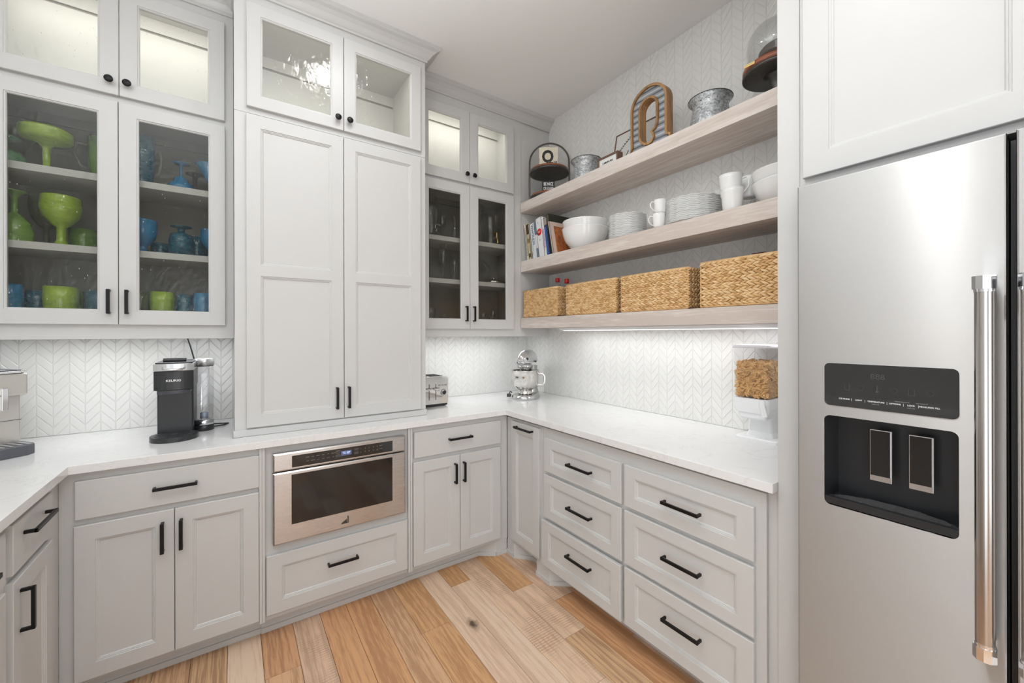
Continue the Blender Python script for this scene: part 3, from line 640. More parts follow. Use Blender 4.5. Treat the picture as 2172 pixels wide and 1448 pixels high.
# crown
CP = [(0, 3.004), (0.009, 3.004), (0.009, 3.014), (0.014, 3.018), (0.02, 3.026), (0.030, 3.042), (0.044, 3.056), (0.058, 3.063), (0.062, 3.067), (0.062, 3.0845), (0, 3.0845)]
def crown(name, path, sc=1.0):     # world path; outward = right-hand side
    rings = []; n = len(path)
    for i, p in enumerate(path):
        ds = []
        if i > 0: ds.append(Vector((p[0] - path[i - 1][0], p[1] - path[i - 1][1])).normalized())
        if i < n - 1: ds.append(Vector((path[i + 1][0] - p[0], path[i + 1][1] - p[1])).normalized())
        ns = [Vector((d.y, -d.x)) for d in ds]
        if len(ns) == 2: mm = (ns[0] + ns[1]); mm = mm / (1 + ns[0].dot(ns[1]))
        else: mm = ns[0]
        rings.append([(p[0] + mm.x * o_ * sc, p[1] + mm.y * o_ * sc, z) for o_, z in CP])
    mb = MB(); mb.loft(rings); struct(name, mb, M['paint'])
crown('trim_1', [(XL, UF), (0.004, UF)]); crown('trim_2', [(0.006, UF - 0.06), (0.006, TF), (0.945, TF), (0.945, UF - 0.06)], 1.15); crown('trim_3', [(0.948, UF), (XR, UF)])
# refrigerator surround
b = MB(); b.box(1.450, 0.535, 0, XR + 0.12, 0.598, CEIL - 0.001); tag(obj('end_panel', b, M['paint'], bevel=0.0015), 'full-height white end panel between the open shelves and the refrigerator', 'panel')
FC = cab_thing('wall_cabinet', 'white panelled cabinet above the refrigerator', 1.452, 0.534, -PI / 2)
b = MB(); b.box(0, 0.0, 1.845, 0.96, 0.60, CEIL - 0.002); b.box(0, 0, 1.80, 0.022, 0.6, 1.845); obj('body', b, M['paint'], FC, bevel=0.001)
door(FC, 0.012, 1.866, 0.484, 2.98, stile=0.066); door(FC, 0.487, 1.866, 0.955, 2.98, stile=0.066)
b = MB(); b.box(1.452, -0.49, 0, 2.29, -0.428, CEIL - 0.001); tag(obj('end_panel', b, M['paint'], bevel=0.0015), 'full-height white panel on the near side of the refrigerator', 'panel')

# open shelves
for z0, z1, lb in ((2.313, 2.387, 'thick whitewashed wooden shelf, the topmost, holding metal pails and letter signs'), (1.862, 1.944, 'thick whitewashed wooden shelf, the middle one, holding cookbooks and white dishes'), (1.436, 1.513, 'thick whitewashed wooden shelf, the lowest, holding the woven baskets')):
    b = MB(); b.box(0, 0, 0, XR - 1.807 - 0.0005, 1.905, z1 - z0)
    tag(obj('floating_shelf', b, M['shelf'], bevel=0.0015, loc=(1.807, 0.6105, z0)), lb, 'shelf')
# light fixtures
def fixture(name, label, loc, sx, sy, along):
    t_ = thing(name, label, 'light', loc)
    b = MB(); b.box(-sx / 2, -sy / 2, -0.012, sx / 2, sy / 2, 0); obj('housing', b, M['white_plastic'], t_, bevel=0.002)
    b = MB(); b.box(-sx / 2 + 0.008, -sy / 2 + 0.008, -0.015, sx / 2 - 0.008, sy / 2 - 0.008, -0.0121); obj('diffuser', b, M['led'], t_)
b = thing('strip_light', 'long white strip light fixed under the lowest open shelf', 'light', (1.945, 1.40, 1.4355))
m = MB(); m.box(-0.04, -0.79, -0.010, 0.04, 0.79, 0); m.box(-0.03, -0.785, -0.018, 0.03, 0.785, -0.010); obj('housing', m, M['white_plastic'], b, bevel=0.002)
m = MB(); m.box(-0.018, -0.77, -0.0215, 0.018, 0.77, -0.0181); obj('diffuser', m, M['led'], b)
fixture('strip_light', 'slim strip light under the wall cabinet above the coffee maker', (-0.46, 2.60, 1.3945), 1.0, 0.045, 0)
fixture('strip_light', 'slim strip light under the wall cabinet above the toaster', (1.42, 2.60, 1.3945), 0.75, 0.045, 0)
GL = 'recessed ceiling lights'
for i, (x, y, p) in enumerate(CANS):
    t_ = thing('recessed_light', ['recessed ceiling light nearest the tall cupboard', 'recessed ceiling light above the middle of the floor', 'recessed ceiling light nearest the opening'][i], 'light', (x, y, CEIL), group=GL)
    m = MB(); m.lathe([(0.092, -0.0005), (0.092, -0.006), (0.072, -0.008), (0.07, -0.0005)], 32); obj('trim_ring', m, M['white_plastic'], t_)
    m = MB(); m.lathe([(0.0, -0.0035), (0.069, -0.0035), (0.069, -0.0006), (0, -0.0006)], 32); obj('lens', m, M['lens'], t_)
# ================================================================ objects
def steel_dir(name, col, rough, vec, aniso=0.8, nscale=(2, 2, 700)):
    m, n, l, b = mat(name); b.inputs['Base Color'].default_value = (*col, 1); b.inputs['Metallic'].default_value = 1.0
    b.inputs['Anisotropic'].default_value = aniso
    cx = n.new('ShaderNodeCombineXYZ'); 
    for i in range(3): cx.inputs[i].default_value = vec[i]
    vt = n.new('ShaderNodeVectorTransform'); vt.vector_type = 'VECTOR'; vt.convert_from = 'OBJECT'; vt.convert_to = 'WORLD'
    l.new(cx.outputs[0], vt.inputs[0]); l.new(vt.outputs[0], b.inputs['Tangent'])
    tc = n.new('ShaderNodeTexCoord'); mp = n.new('ShaderNodeMapping'); mp.inputs['Scale'].default_value = nscale
    no = n.new('ShaderNodeTexNoise'); no.inputs['Scale'].default_value = 1.0; no.inputs['Detail'].default_value = 3
    l.new(tc.outputs['Object'], mp.inputs['Vector']); l.new(mp.outputs[0], no.inputs['Vector'])
    mr = n.new('ShaderNodeMapRange'); mr.inputs['To Min'].default_value = rough - 0.05; mr.inputs['To Max'].default_value = rough + 0.07
    l.new(no.outputs['Fac'], mr.inputs['Value']); l.new(mr.outputs[0], b.inputs['Roughness'])
    bp = n.new('ShaderNodeBump'); bp.inputs['Strength'].default_value = 0.05; bp.inputs['Distance'].default_value = 0.0003
    l.new(no.outputs['Fac'], bp.inputs['Height']); l.new(bp.outputs['Normal'], b.inputs['Normal'])
    return m
M['fsteel'] = steel_dir('fridge_stainless', (0.55, 0.55, 0.545), 0.38, (0, 0, 1), aniso=1.0)
M['hsteel'] = steel_dir('handle_stainless', (0.52, 0.49, 0.465), 0.20, (0, 0, 1), aniso=0.5, nscale=(300, 300, 2))

def plate_with_hole(x0, z0, x1, z1, hole, y=0.0, mi=0, mb=None):
    """flat face in the xz plane at y with one convex/rounded hole, as quads fanned out from the hole to the border"""
    bm = bmesh.new()
    o = [bm.verts.new((a, y, c)) for a, c in ((x0, z0), (x1, z0), (x1, z1), (x0, z1))]
    h = [bm.verts.new((a, y, c)) for a, c in hole]
    es = [bm.edges.new((o[i], o[(i + 1) % 4])) for i in range(4)] + [bm.edges.new((h[i], h[(i + 1) % len(h)])) for i in range(len(h))]
    bmesh.ops.triangle_fill(bm, use_beauty=True, use_dissolve=False, edges=es, normal=(0, -1, 0))
    bm.verts.index_update(); mb = mb or MB()
    fs = []
    for f in bm.faces:
        f.normal_update(); idx = [v.index for v in f.verts]
        fs.append(tuple(idx if f.normal.y < 0 else idx[::-1]))
    mb.add([tuple(v.co) for v in bm.verts], fs, mi); bm.free(); return mb

# ---- refrigerator (local x = 0.53 - world y, local y = world x - 1.38)
R_ = thing('refrigerator', 'large stainless steel side-by-side refrigerator with ice and water dispenser', 'refrigerator', (1.38, 0.530, 0), -PI / 2)
fx = lambda y: 0.530 - y
b = MB(); b.box(0.012, 0.0905, 0.012, 0.945, 0.70, 1.80); obj('cabinet_body', b, M['darkgrey'], R_)
b = MB(); b.box(fx(0.118), 0.045, 0.012, fx(0.107), 0.09, 1.82); obj('door_gasket', b, M['blackplastic'], R_)
hole = rrect(fx(0.450), 0.915, fx(0.191), 1.165, 0.014, 5)
mb = MB(); x0, x1, z0, z1, e = fx(0.516), fx(0.120), 0.085, 1.827, 0.004
plate_with_hole(x0 + e, z0 + e, x1 - e, z1 - e, hole, 0.0, 0, mb)
rg = lambda i, y: [(x0 + i, y, z0 + i), (x1 - i, y, z0 + i), (x1 - i, y, z1 - i), (x0 + i, y, z1 - i)]
mb.loft([rg(0, 0.07), rg(0, e), rg(e * 0.3, e * 0.3), rg(e, 0)], cap0=False, cap1=False)
mb.loft([[(a, 0.0, c) for a, c in hole], [(a, 0.008, c) for a, c in hole]], cap0=False, cap1=False)
FD = obj('freezer_door', mb, M['fsteel'], R_, merge=False)
x0b, x1b = fx(0.107), fx(-0.412)
mb = MB(); rg = lambda i, y: [(x0b + i, y, z0 + i), (x1b - i, y, z0 + i), (x1b - i, y, z1 + 0.002 - i), (x0b + i, y, z1 + 0.002 - i)]
mb.loft([rg(0, 0.07), rg(0, e), rg(e * 0.3, e * 0.3), rg(e, 0)])
FR = obj('refrigerator_door', mb, M['fsteel'], R_, merge=False)
b = MB(); b.box(0.02, 0.03, 0.0, 0.94, 0.08, 0.08); obj('kick_grille', b, M['darkgrey'], R_)
# dispenser recess
rim = lambda i, y: [(a, y, c) for a, c in rrect(fx(0.450) + i, 0.915 + i, fx(0.191) - i, 1.165 - i, 0.014, 5)]
mb = MB(); n_ = len(hole)
r0, r1 = rim(0.0003, 0.004), rim(0.006, 0.088)
mb.loft([r0, r1], cap0=False, cap1=False); v = r1; mb.add(v, [tuple(range(len(v)))], 0)
mb.f = [f[::-1] for f in mb.f]
RC = obj('dispenser_recess', mb, M['blackplastic'], FD, merge=False)
for yc in (0.3395, 0.262):
    k = MB(); k.box(fx(yc) - 0.0225, 0.045, 0.997, fx(yc) + 0.0225, 0.052, 1.135)
    q = MB(); q.box(fx(yc) - 0.0205, 0.0435, 1.012, fx(yc) + 0.0195, 0.0449, 1.1325)
    pd = obj('dispenser_paddle', k, M['chrome'], FD, bevel=0.001); obj('paddle_face', q, M['blackglass'], FD)
mb = MB(); tr = [(fx(0.447), 0.012), (fx(0.194), 0.012), (fx(0.194), 0.03), (fx(0.225), 0.060), (fx(0.32), 0.082), (fx(0.415), 0.060), (fx(0.447), 0.03)]
mb.prism(tr, 0.922, 0.934); obj('drip_tray', mb, M['darkgrey'], FD)
mb = MB()
for i in range(9):
    y_ = 0.020 + i * 0.0055; hw = 0.112 if y_ < 0.035 else 0.112 - (y_ - 0.035) * 2.0
    mb.box(fx(0.320) - hw, y_, 0.9341, fx(0.320) + hw, y_ + 0.0022, 0.9375)
ob = obj('tray_grille', mb, M['silverbase'], FD); ob['kind'] = 'stuff'
b = MB(); b.prism([(fx(0.449), 0.0005), (fx(0.192), 0.0005), (fx(0.192), 0.012), (fx(0.449), 0.012)], 0.918, 0.938); obj('tray_lip', b, M['blackplastic'], FD)
# display panel
pts = rrect(fx(0.449), 1.194, fx(0.190), 1.311, 0.012, 5)
mb = MB(); mb.loft([[(a, 0.0, c) for a, c in pts], [(a, -0.0015, c) for a, c in pts], [(fx(0.3195) + (a - fx(0.3195)) * 0.995, -0.002, 1.2525 + (c - 1.2525) * 0.99) for a, c in pts]], cap0=False)
PN = obj('display_panel', mb, M['blackglass'], FD)
zt = 1.215
for s_, yc, sz in (('ICE MODE', 0.4035, 0.0052), ('LIGHT', 0.3725, 0.0052), ('TEMPERATURE', 0.3375, 0.0052), ('OPTIONS', 0.3005, 0.0052), ('LOCK', 0.2705, 0.0052), ('MEASURED FILL', 0.2385, 0.0052)):
    text('panel_print', s_, sz, M['white_text'], FD, (fx(yc), -0.0022, zt), sx=1.0, bold=0.00006)
for yc in (0.388, 0.3595, 0.3155, 0.2845, 0.2575): text('panel_print', '|', 0.0075, M['white_text'], FD, (fx(yc), -0.0022, zt))
for s_, yc in (('PRESS 3 SEC', 0.3375), ('PRESS 3 SEC', 0.2705)): text('panel_print', s_, 0.0028, M['grey_text'], FD, (fx(yc), -0.0022, zt - 0.0065))
text('panel_print', 'Calibrate Measured Fill', 0.0030, M['grey_text'], FD, (fx(0.2875), -0.0022, zt + 0.007)); text('panel_print', 'Turn Cooling Off', 0.0030, M['grey_text'], FD, (fx(0.252), -0.0022, zt + 0.007))
text('panel_digits', '888', 0.020, M['faint'], FD, (fx(0.334), -0.0021, 1.280))
mb = MB()
for yc, kd in ((0.398, 'b'), (0.368, 'o'), (0.335, 't'), (0.3015, 'x'), (0.270, 'b'), (0.2375, 'o')):
    X, Z = fx(yc), 1.248
    if kd == 'b': mb.box(X - 0.006, -0.0023, Z - 0.008, X - 0.005, -0.002, Z + 0.008); mb.box(X + 0.005, -0.0023, Z - 0.008, X + 0.006, -0.002, Z + 0.008); mb.box(X - 0.006, -0.0023, Z - 0.009, X + 0.006, -0.002, Z - 0.008)
    elif kd == 't': mb.box(X - 0.001, -0.0023, Z - 0.004, X + 0.001, -0.002, Z + 0.010); mb.box(X - 0.003, -0.0023, Z - 0.009, X + 0.003, -0.002, Z - 0.004)
    else: mb.tube([(X + 0.006 * math.cos(a), -0.0021, Z + 0.006 * math.sin(a)) for a in [i * PI / 8 for i in range(16)]], 0.0004, 4, closed=True)
obj('panel_icons', mb, M['faint'], FD, merge=False)['kind'] = 'stuff'
def fridge_handle(door_, y):
    X = fx(y); z0h, z1h = 0.712, 1.502
    m = MB(); m.cyl((X, -0.055, z0h), (X, -0.055, z1h), 0.0148, 28); h = obj('door_handle', m, M['hsteel'], door_, merge=False)
    for z_, s in ((z1h, 1), (z0h, -1)):
        m = MB(); m.cyl((X, -0.055, z_ - s * 0.014), (X, -0.055, z_ + s * 0.014), 0.0185, 10, smooth=False); m.cyl((X, -0.055, z_ - s * 0.020), (X, -0.055, z_ - s * 0.014), 0.016, 20)
        m.box(X - 0.011, -0.050, z_ - 0.012, X + 0.011, 0.001, z_ + 0.012); obj('handle_mount', m, M['chrome'], h, merge=False)
fridge_handle(FD, 0.146); fridge_handle(FR, 0.083)

# ---- microwave drawer
MW = thing('microwave_drawer', 'stainless steel built-in drawer microwave with black window, under the counter', 'microwave', (0.149, 2.136, 0.431))
M['msteel'] = steel_dir('microwave_stainless', (0.54, 0.515, 0.50), 0.26, (0, 0, 1), aniso=0.7, nscale=(6, 6, 2500))
W_ = 0.6175
b = MB(); b.box(0.012, 0.0325, 0.004, 0.598, 0.44, 0.41); obj('housing', b, M['darkgrey'], MW)
def slab_bev(x0, z0, x1, z1, t, e): 
    m = MB(); rg = lambda i, y: [(x0 + i, y, z0 + i), (x1 - i, y, z0 + i), (x1 - i, y, z1 - i), (x0 + i, y, z1 - i)]
    m.loft([rg(0, t), rg(0, e * 0.7), rg(e, 0)]); return m
cp = obj('control_panel', slab_bev(0, 0.334, W_, 0.416, 0.031, 0.006), M['msteel'], MW, merge=False)
dr = obj('drawer_door', slab_bev(0, 0.0, W_, 0.328, 0.031, 0.006), M['msteel'], MW, merge=False)
b = MB(); b.box(0.076, -0.0012, 0.345, 0.547, 0.001, 0.399); cg = obj('control_glass', b, M['blackglass'], cp)
b = MB(); b.box(0.074, -0.0015, 0.082, 0.546, 0.001, 0.312); obj('window', b, M['blackglass'], dr)
b = MB(); b.box(0.290, -0.0016, 0.362, 0.340, -0.0012, 0.386); obj('display', b, M['display'], cp)
text('display_digits', 'TO SET', 0.0155, M['digits'], cp, (0.3155, -0.0019, 0.3745), sx=0.75, bold=0.0001)
for i, t_ in enumerate('12345'): text('key_print', t_, 0.0075, M['grey_text'], cp, (0.385 + i * 0.0205, -0.0014, 0.3825))
for i, t_ in enumerate('67890'): text('key_print', t_, 0.0075, M['grey_text'], cp, (0.385 + i * 0.0205, -0.0014, 0.3655))
for z_ in (0.3835, 0.3665): text('key_print', 'MINUTE' if z_ > 0.37 else 'POWER', 0.0042, M['grey_text'], cp, (0.486, -0.0014, z_))
for i, t_ in enumerate(['SENSOR', 'BAKE', 'REHEAT', 'MELT', 'KEEP', 'DEFROST']): text('key_print', t_, 0.0042, M['grey_text'], cp, (0.142 + i * 0.0225, -0.0014, 0.3825))
for i, t_ in enumerate(['COOK', 'POPCORN', 'DRINK', 'PLATE', 'SOFTEN', 'TIMER']): text('key_print', t_, 0.0038, M['grey_text'], cp, (0.142 + i * 0.0225, -0.0014, 0.3645))
for x_, z_, t_ in ((0.276, 0.3845, 'OPEN'), (0.276, 0.3655, 'CLOSE'), (0.363, 0.3845, 'STOP'), (0.363, 0.3655, 'START')):
    m = MB(); pts = rrect(x_ - 0.0095, z_ - 0.0055, x_ + 0.0095, z_ + 0.0055, 0.003, 3); m.tube([(a, -0.0014, c) for a, c in pts], 0.0004, 4, closed=True); obj('key_outline', m, M['grey_text'], cp, merge=False)
    text('key_print', t_, 0.0042, M['grey_text'], cp, (x_, -0.0014, z_))
m = MB(); m.add([(0.308, -0.0004, 0.024), (0.326, -0.0004, 0.024), (0.326, -0.0004, 0.056), (0.320, -0.0004, 0.062), (0.320, -0.0004, 0.028), (0.308, -0.0004, 0.0335)], [(0, 1, 4, 5), (1, 2, 3, 4)])
m.add([(0.292, -0.0004, 0.024), (0.3055, -0.0004, 0.024), (0.3175, -0.0004, 0.030), (0.3175, -0.0004, 0.046), (0.292, -0.0004, 0.030)], [(0, 1, 2, 3, 4)])
obj('emblem', m, M['darkmetal'], dr, merge=False)

# ---- single-serve coffee maker
K = thing('coffee_maker', 'black single-serve pod coffee maker with clear water tank at its side', 'coffee maker', (-0.222, 2.50, 0.914))
def ell(cx, cy, rx, ry, n=40, a0=0): return [(cx + rx * math.cos(a0 + 2 * PI * i / n), cy + ry * math.sin(a0 + 2 * PI * i / n)) for i in range(n)]
b = MB(); b.prism(ell(0.0, -0.075, 0.088, 0.085), 0.0, 0.022, smooth=True); obj('drip_base', b, M['blackplastic'], K, bevel=0.002, merge=False)
b = MB(); ring = ell(0.0, -0.075, 0.073, 0.068)
b.prism(ring, 0.0221, 0.0235); obj('drip_plate', b, M['darkgrey'], K, merge=False)
b = MB()
for i in range(-7, 8):
    for j in range(-6, 7):
        X, Y = i * 0.0092 + (j % 2) * 0.0046, -0.075 + j * 0.0098
        if (X / 0.066) ** 2 + ((Y + 0.075) / 0.062) ** 2 < 1 and X * X + (Y + 0.075) ** 2 > 0.00025: b.box(X - 0.0032, Y - 0.0034, 0.0232, X + 0.0032, Y + 0.0034, 0.0240)
obj('drip_slots', b, M['black_text'], K, merge=False)['kind'] = 'stuff'
b = MB(); b.prism([(-0.064, -0.035), (0.062, -0.035), (0.066, -0.02), (0.066, 0.20), (-0.068, 0.20), (-0.068, -0.02)], 0.0, 0.30); obj('column', b, M['blackplastic'], K, bevel=0.004)
def headpoly(d, w0, w1): 
    pts = [(-w0, 0.18)]; 
    for i in range(13):
        t = -1 + 2 * i / 12; pts.append((t * w0, -0.098 - d * (1 - t * t) * 0.018 - (0.0 if abs(t) < 1 else 0)))
    pts.append((w0, 0.18)); return pts
b = MB(); b.prism(headpoly(1, 0.071, 0), 0.228, 0.315, smooth=False); obj('brew_head', b, M['blackplastic'], K, bevel=0.003)
b = MB(); b.prism(headpoly(1, 0.060, 0), 0.210, 0.2278); obj('nozzle_ring', b, M['darkgrey'], K, bevel=0.002)
b = MB(); b.prism(headpoly(1, 0.0725, 0), 0.3152, 0.348); ld = obj('silver_band', b, M['silver'], K, bevel=0.002)
b = MB(); b.tube([(-0.040, -0.104, 0.330), (-0.030, -0.122, 0.324), (0, -0.126, 0.322), (0.030, -0.122, 0.324), (0.040, -0.104, 0.330)], 0.0055, 10); obj('lid_latch', b, M['chrome'], K, merge=False)
b = MB(); b.prism(headpoly(1, 0.066, 0), 0.3482, 0.354); obj('lid', b, M['darkgrey'], K, bevel=0.002)
pts = [(-0.045 + 0.0, -0.06), (0.045, -0.06)]
b = MB(); b.tube([(-0.042, -0.055, 0.362), (0.042, -0.055, 0.362)], 0.0095, 14); obj('lid_handle', b, M['blackplastic'], K, merge=False)
text('brand_print', 'KEURIG', 0.0135, M['white_text'], K, (0.0, -0.1171, 0.272), bold=0.0002, sx=1.15)
TX, TY = 0.102, 0.075
b = MB(); b.lathe([(0, 0.0), (0.041, 0.0), (0.041, 0.026), (0.0, 0.026)], 32, (TX, TY, 0)); obj('tank_base', b, M['blackplastic'], K)
b = MB(); b.lathe([(0, 0.0262), (0.0405, 0.0262), (0.0405, 0.052), (0, 0.052)], 32, (TX, TY, 0)); obj('tank_ring', b, M['chrome'], K)
b = MB(); b.lathe([(0.041, 0.0522), (0.041, 0.320), (0.0385, 0.320), (0.0385, 0.056), (0, 0.056)], 32, (TX, TY, 0)); obj('water_tank', b, M['clearplastic'], K)
b = MB(); b.lathe([(0.0, 0.0565), (0.0375, 0.0565), (0.0375, 0.122), (0, 0.122)], 32, (TX, TY, 0)); obj('water', b, M['thinclear'], K)
b = MB(); b.lathe([(0, 0.0), (0.017, 0.0), (0.017, 0.028), (0, 0.034)], 20, (TX, TY, 0.0575)); obj('filter_holder', b, simple('blue_grey_plastic', (0.28, 0.33, 0.45), 0.4, var=0.4, bscale=120), K)
b = MB(); b.box(TX - 0.012, TY - 0.012, 0.115, TX + 0.012, TY + 0.012, 0.285); obj('filter_stem', b, M['clear'], K)
b = MB(); b.lathe([(0, 0.3202), (0.039, 0.3202), (0.039, 0.326), (0.042, 0.326), (0.042, 0.357), (0.038, 0.360), (0, 0.360)], 32, (TX, TY, 0)); obj('tank_lid', b, M['silver'], K)
b = MB(); b.tube([(0.055, 0.18, 0.02), (0.05, 0.29, 0.05), (0.045, 0.315, 0.2), (0.052, 0.30, 0.33), (0.035, 0.25, 0.42), (0.026, 0.18, 0.470), (0.026, 0.14, 0.480)], 0.0035, 8)
obj('power_cord', b, M['darkgrey'], K, merge=False)
CB = thing('power_cable', 'thin black cable lying in a loop on the counter behind the coffee maker', 'cable', (0.0, 2.66, 0.914))
b = MB(); b.tube([(-0.10, 0.05, 0.004), (-0.05, 0.03, 0.004), (0.0, 0.01, 0.004), (-0.02, -0.03, 0.004), (-0.07, -0.045, 0.004), (-0.10, -0.03, 0.004)], 0.0033, 8)
obj('cord', b, M['blackplastic'], CB, merge=False, loc=(-0.02, 0, 0)); b = MB(); b.box(-0.13, 0.04, 0, -0.10, 0.06, 0.02); obj('plug', b, M['blackplastic'], CB, loc=(-0.02, 0, 0))

# ---- espresso machine
S = thing('espresso_machine', 'champagne-coloured espresso machine with dark drip tray at the left end of the counter', 'coffee maker', (-0.827, 2.469, 0.914), math.radians(40))
b = MB(); b.box(-0.13, 0, 0.004, 0.13, 0.24, 0.285); obj('body', b, M['champagne'], S, bevel=0.006)
b = MB(); b.box(-0.132, -0.046, 0.235, 0.132, 0.24, 0.325); obj('upper_housing', b, M['champagne'], S, bevel=0.008)
b = MB(); pts = [(-0.134, 0.23), (-0.134, -0.03), (-0.11, -0.052), (0.11, -0.052), (0.134, -0.03), (0.134, 0.23)]; b.prism(pts, 0.3255, 0.334); obj('top_trim', b, M['chrome'], S, bevel=0.003)
b = MB(); pts = [(-0.122, 0.20), (-0.122, -0.02), (-0.10, -0.042), (0.10, -0.042), (0.122, -0.02), (0.122, 0.20)]; b.prism(pts, 0.3342, 0.3375); tp = obj('touch_panel', b, M['darkgrey'], S)
b = MB()
for i in range(4): b.prism(ell(-0.06 + i * 0.045, -0.005, 0.009, 0.006, 16), 0.3376, 0.3382)
obj('panel_icons', b, M['white_plastic'], S, merge=False)['kind'] = 'stuff'
b = MB(); b.box(0.048, -0.064, 0.18, 0.068, -0.0465, 0.27); obj('spout', b, M['chrome'], S, bevel=0.003)
b = MB(); b.box(0.058, -0.003, 0.05, 0.0592, 0.0, 0.23); b.box(0.058, -0.003, 0.13, 0.13, 0.0, 0.1315); obj('panel_gap', b, M['darkgrey'], S, merge=False)
pts = [(-0.13, -0.002), (-0.13, -0.09), (-0.10, -0.122), (0.095, -0.122), (0.122, -0.105), (0.13, -0.08), (0.13, -0.002)]
b = MB(); b.prism(pts, 0.0, 0.040); obj('drip_tray', b, simple('slate_plastic', (0.085, 0.09, 0.105), 0.4), S, bevel=0.003)
b = MB()
for i in range(10): b.box(-0.115 + i * 0.024, -0.105, 0.0402, -0.103 + i * 0.024, -0.02, 0.0428)
obj('tray_bars', b, M['silver'], S, merge=False)['kind'] = 'stuff'

# ---- toaster
T = thing('toaster', 'stainless steel four-slice toaster half hidden behind the tall cupboard', 'toaster', (0.952, 2.50, 0.914))
b = MB(); pts = rrect(0, 0.018, 0.241, 0.196, 0.014, 4); m = MB(); m.loft([[(a, 0.0, c) for a, c in pts], [(a, 0.215, c) for a, c in pts]]); obj('body', m, M['polished'], T, bevel=0.003, merge=False)
b = MB(); b.box(0.004, 0.004, 0.006, 0.237, 0.211, 0.0178); obj('base', b, M['blackplastic'], T)
b = MB()
for X in (0.02, 0.221):
    for Y in (0.02, 0.195): b.cyl((X, Y, 0), (X, Y, 0.006), 0.008, 12)
obj('feet', b, M['blackplastic'], T, merge=False)['kind'] = 'stuff'
for Y in (0.045, 0.085, 0.125, 0.165):
    b = MB(); b.box(0.02, Y, 0.1962, 0.110, Y + 0.022, 0.1972); b.box(0.130, Y, 0.1962, 0.221, Y + 0.022, 0.1972); obj('bread_slot', b, M['black_text'], T, merge=False)
for X in (0.105, 0.152):
    b = MB(); b.box(X - 0.002, -0.001, 0.045, X + 0.002, 0.0, 0.150); obj('lever_slot', b, M['black_text'], T)
    b = MB(); b.cyl((X - 0.018, -0.014, 0.118), (X + 0.018, -0.014, 0.118), 0.007, 12); b.box(X - 0.005, -0.012, 0.113, X + 0.005, -0.0012, 0.123); obj('lever', b, M['chrome'], T, merge=False)
for X in (0.205, 0.052):
    b = MB(); b.lathe([(0.022, 0), (0.022, 0.004), (0.016, 0.006), (0.015, 0.016), (0, 0.017)], 24); o = obj('browning_dial', b, M['chrome'], T, loc=(X, 0, 0.092), rot=(PI / 2, 0, 0)); 
    b = MB(); b.lathe([(0.0135, 0), (0.0135, 0.001), (0, 0.001)], 20); obj('dial_face', b, M['black_text'], o, loc=(0, 0, 0.0165))
for X in (0.178, 0.2, 0.222):
    m = MB(); m.tube([(X + 0.007 * math.cos(a), -0.0006, 0.140 + 0.0035 * math.sin(a)) for a in [i * PI / 8 for i in range(16)]], 0.0012, 5, closed=True); obj('button', m, M['blackplastic'], T, merge=False)

# ---- stand mixer
X_ = thing('stand_mixer', 'silver stand mixer with polished steel bowl in the far counter corner', 'mixer', (1.80, 2.45, 0.914), math.radians(-53))
m = MB(); n = 40
def basepoly(s, off=0): 
    p = []
    for i in range(n):
        a = 2 * PI * i / n; x = math.cos(a); y = math.sin(a)
        rx = 0.100 if y < 0.2 else 0.100 - 0.022 * (y - 0.2); p.append((rx * x * s, (0.118 * y if y < 0 else 0.225 * y) * s + 0.0))
    return p
rings = []
for s, z in ((0.98, 0.0), (1.0, 0.006), (0.99, 0.018), (0.93, 0.028), (0.80, 0.032)): rings.append([(x, y, z) for x, y in basepoly(s)])
m.loft(rings, smooth=True); obj('base', m, M['silverbase'], X_, merge=False)
m = MB(); rings = []
for z, cy_, rx, ry in ((0.02, 0.15, 0.062, 0.075), (0.06, 0.158, 0.050, 0.055), (0.12, 0.165, 0.044, 0.045), (0.19, 0.165, 0.045, 0.048), (0.235, 0.16, 0.050, 0.055)):
    rings.append([(rx * math.cos(2 * PI * i / 28), cy_ + ry * math.sin(2 * PI * i / 28), z) for i in range(28)])
m.loft(rings, smooth=True); obj('column', m, M['silverbase'], X_, merge=False)
m = MB(); rings = []
for k in range(19):
    t = k / 18; y = -0.105 + 0.330 * t; q_ = 1 - abs(2 * t - 0.95) ** 3.4 / 1.28; q_ = max(0.10, q_)
    r = 0.060 * q_ ** 0.6; hh = 0.088 * q_ ** 0.6
    rings.append([(r * math.cos(2 * PI * i / 32), y, 0.271 + (hh if math.sin(2 * PI * i / 32) > 0 else 0.012) * math.sin(2 * PI * i / 32)) for i in range(32)])
m.loft(rings, smooth=True); HD = obj('head', m, M['silver'], X_, merge=False)
m = MB(); m.lathe([(0.050, 0.230), (0.054, 0.233), (0.054, 0.244), (0.051, 0.246), (0.054, 0.248), (0.054, 0.2575), (0, 0.2585)], 32, (0, -0.02, 0)); m.lathe([(0, 0.214), (0.034, 0.214), (0.040, 0.2298), (0, 0.2298)], 32, (0, -0.02, 0)); obj('planetary_hub', m, M['silverbase'], X_, merge=False)
m = MB(); m.tube([(0, -0.02, 0.2139), (0, -0.02, 0.15)], 0.008, 12); obj('beater_shaft', m, M['chrome'], X_, merge=False)
m = MB(); m.lathe([(0.020, 0), (0.023, 0.004), (0.023, 0.012), (0.012, 0.016), (0, 0.016)], 24); obj('hub_cap', m, M['chrome'], HD, loc=(-0.004, -0.092, 0.303), rot=(PI / 2, 0, 0))
m = MB(); m.lathe([(0.010, 0), (0.010, 0.010), (0, 0.012)], 16); obj('attachment_knob', m, M['blackplastic'], HD, loc=(0.036, -0.078, 0.298), rot=(PI / 2, 0, 0.5))
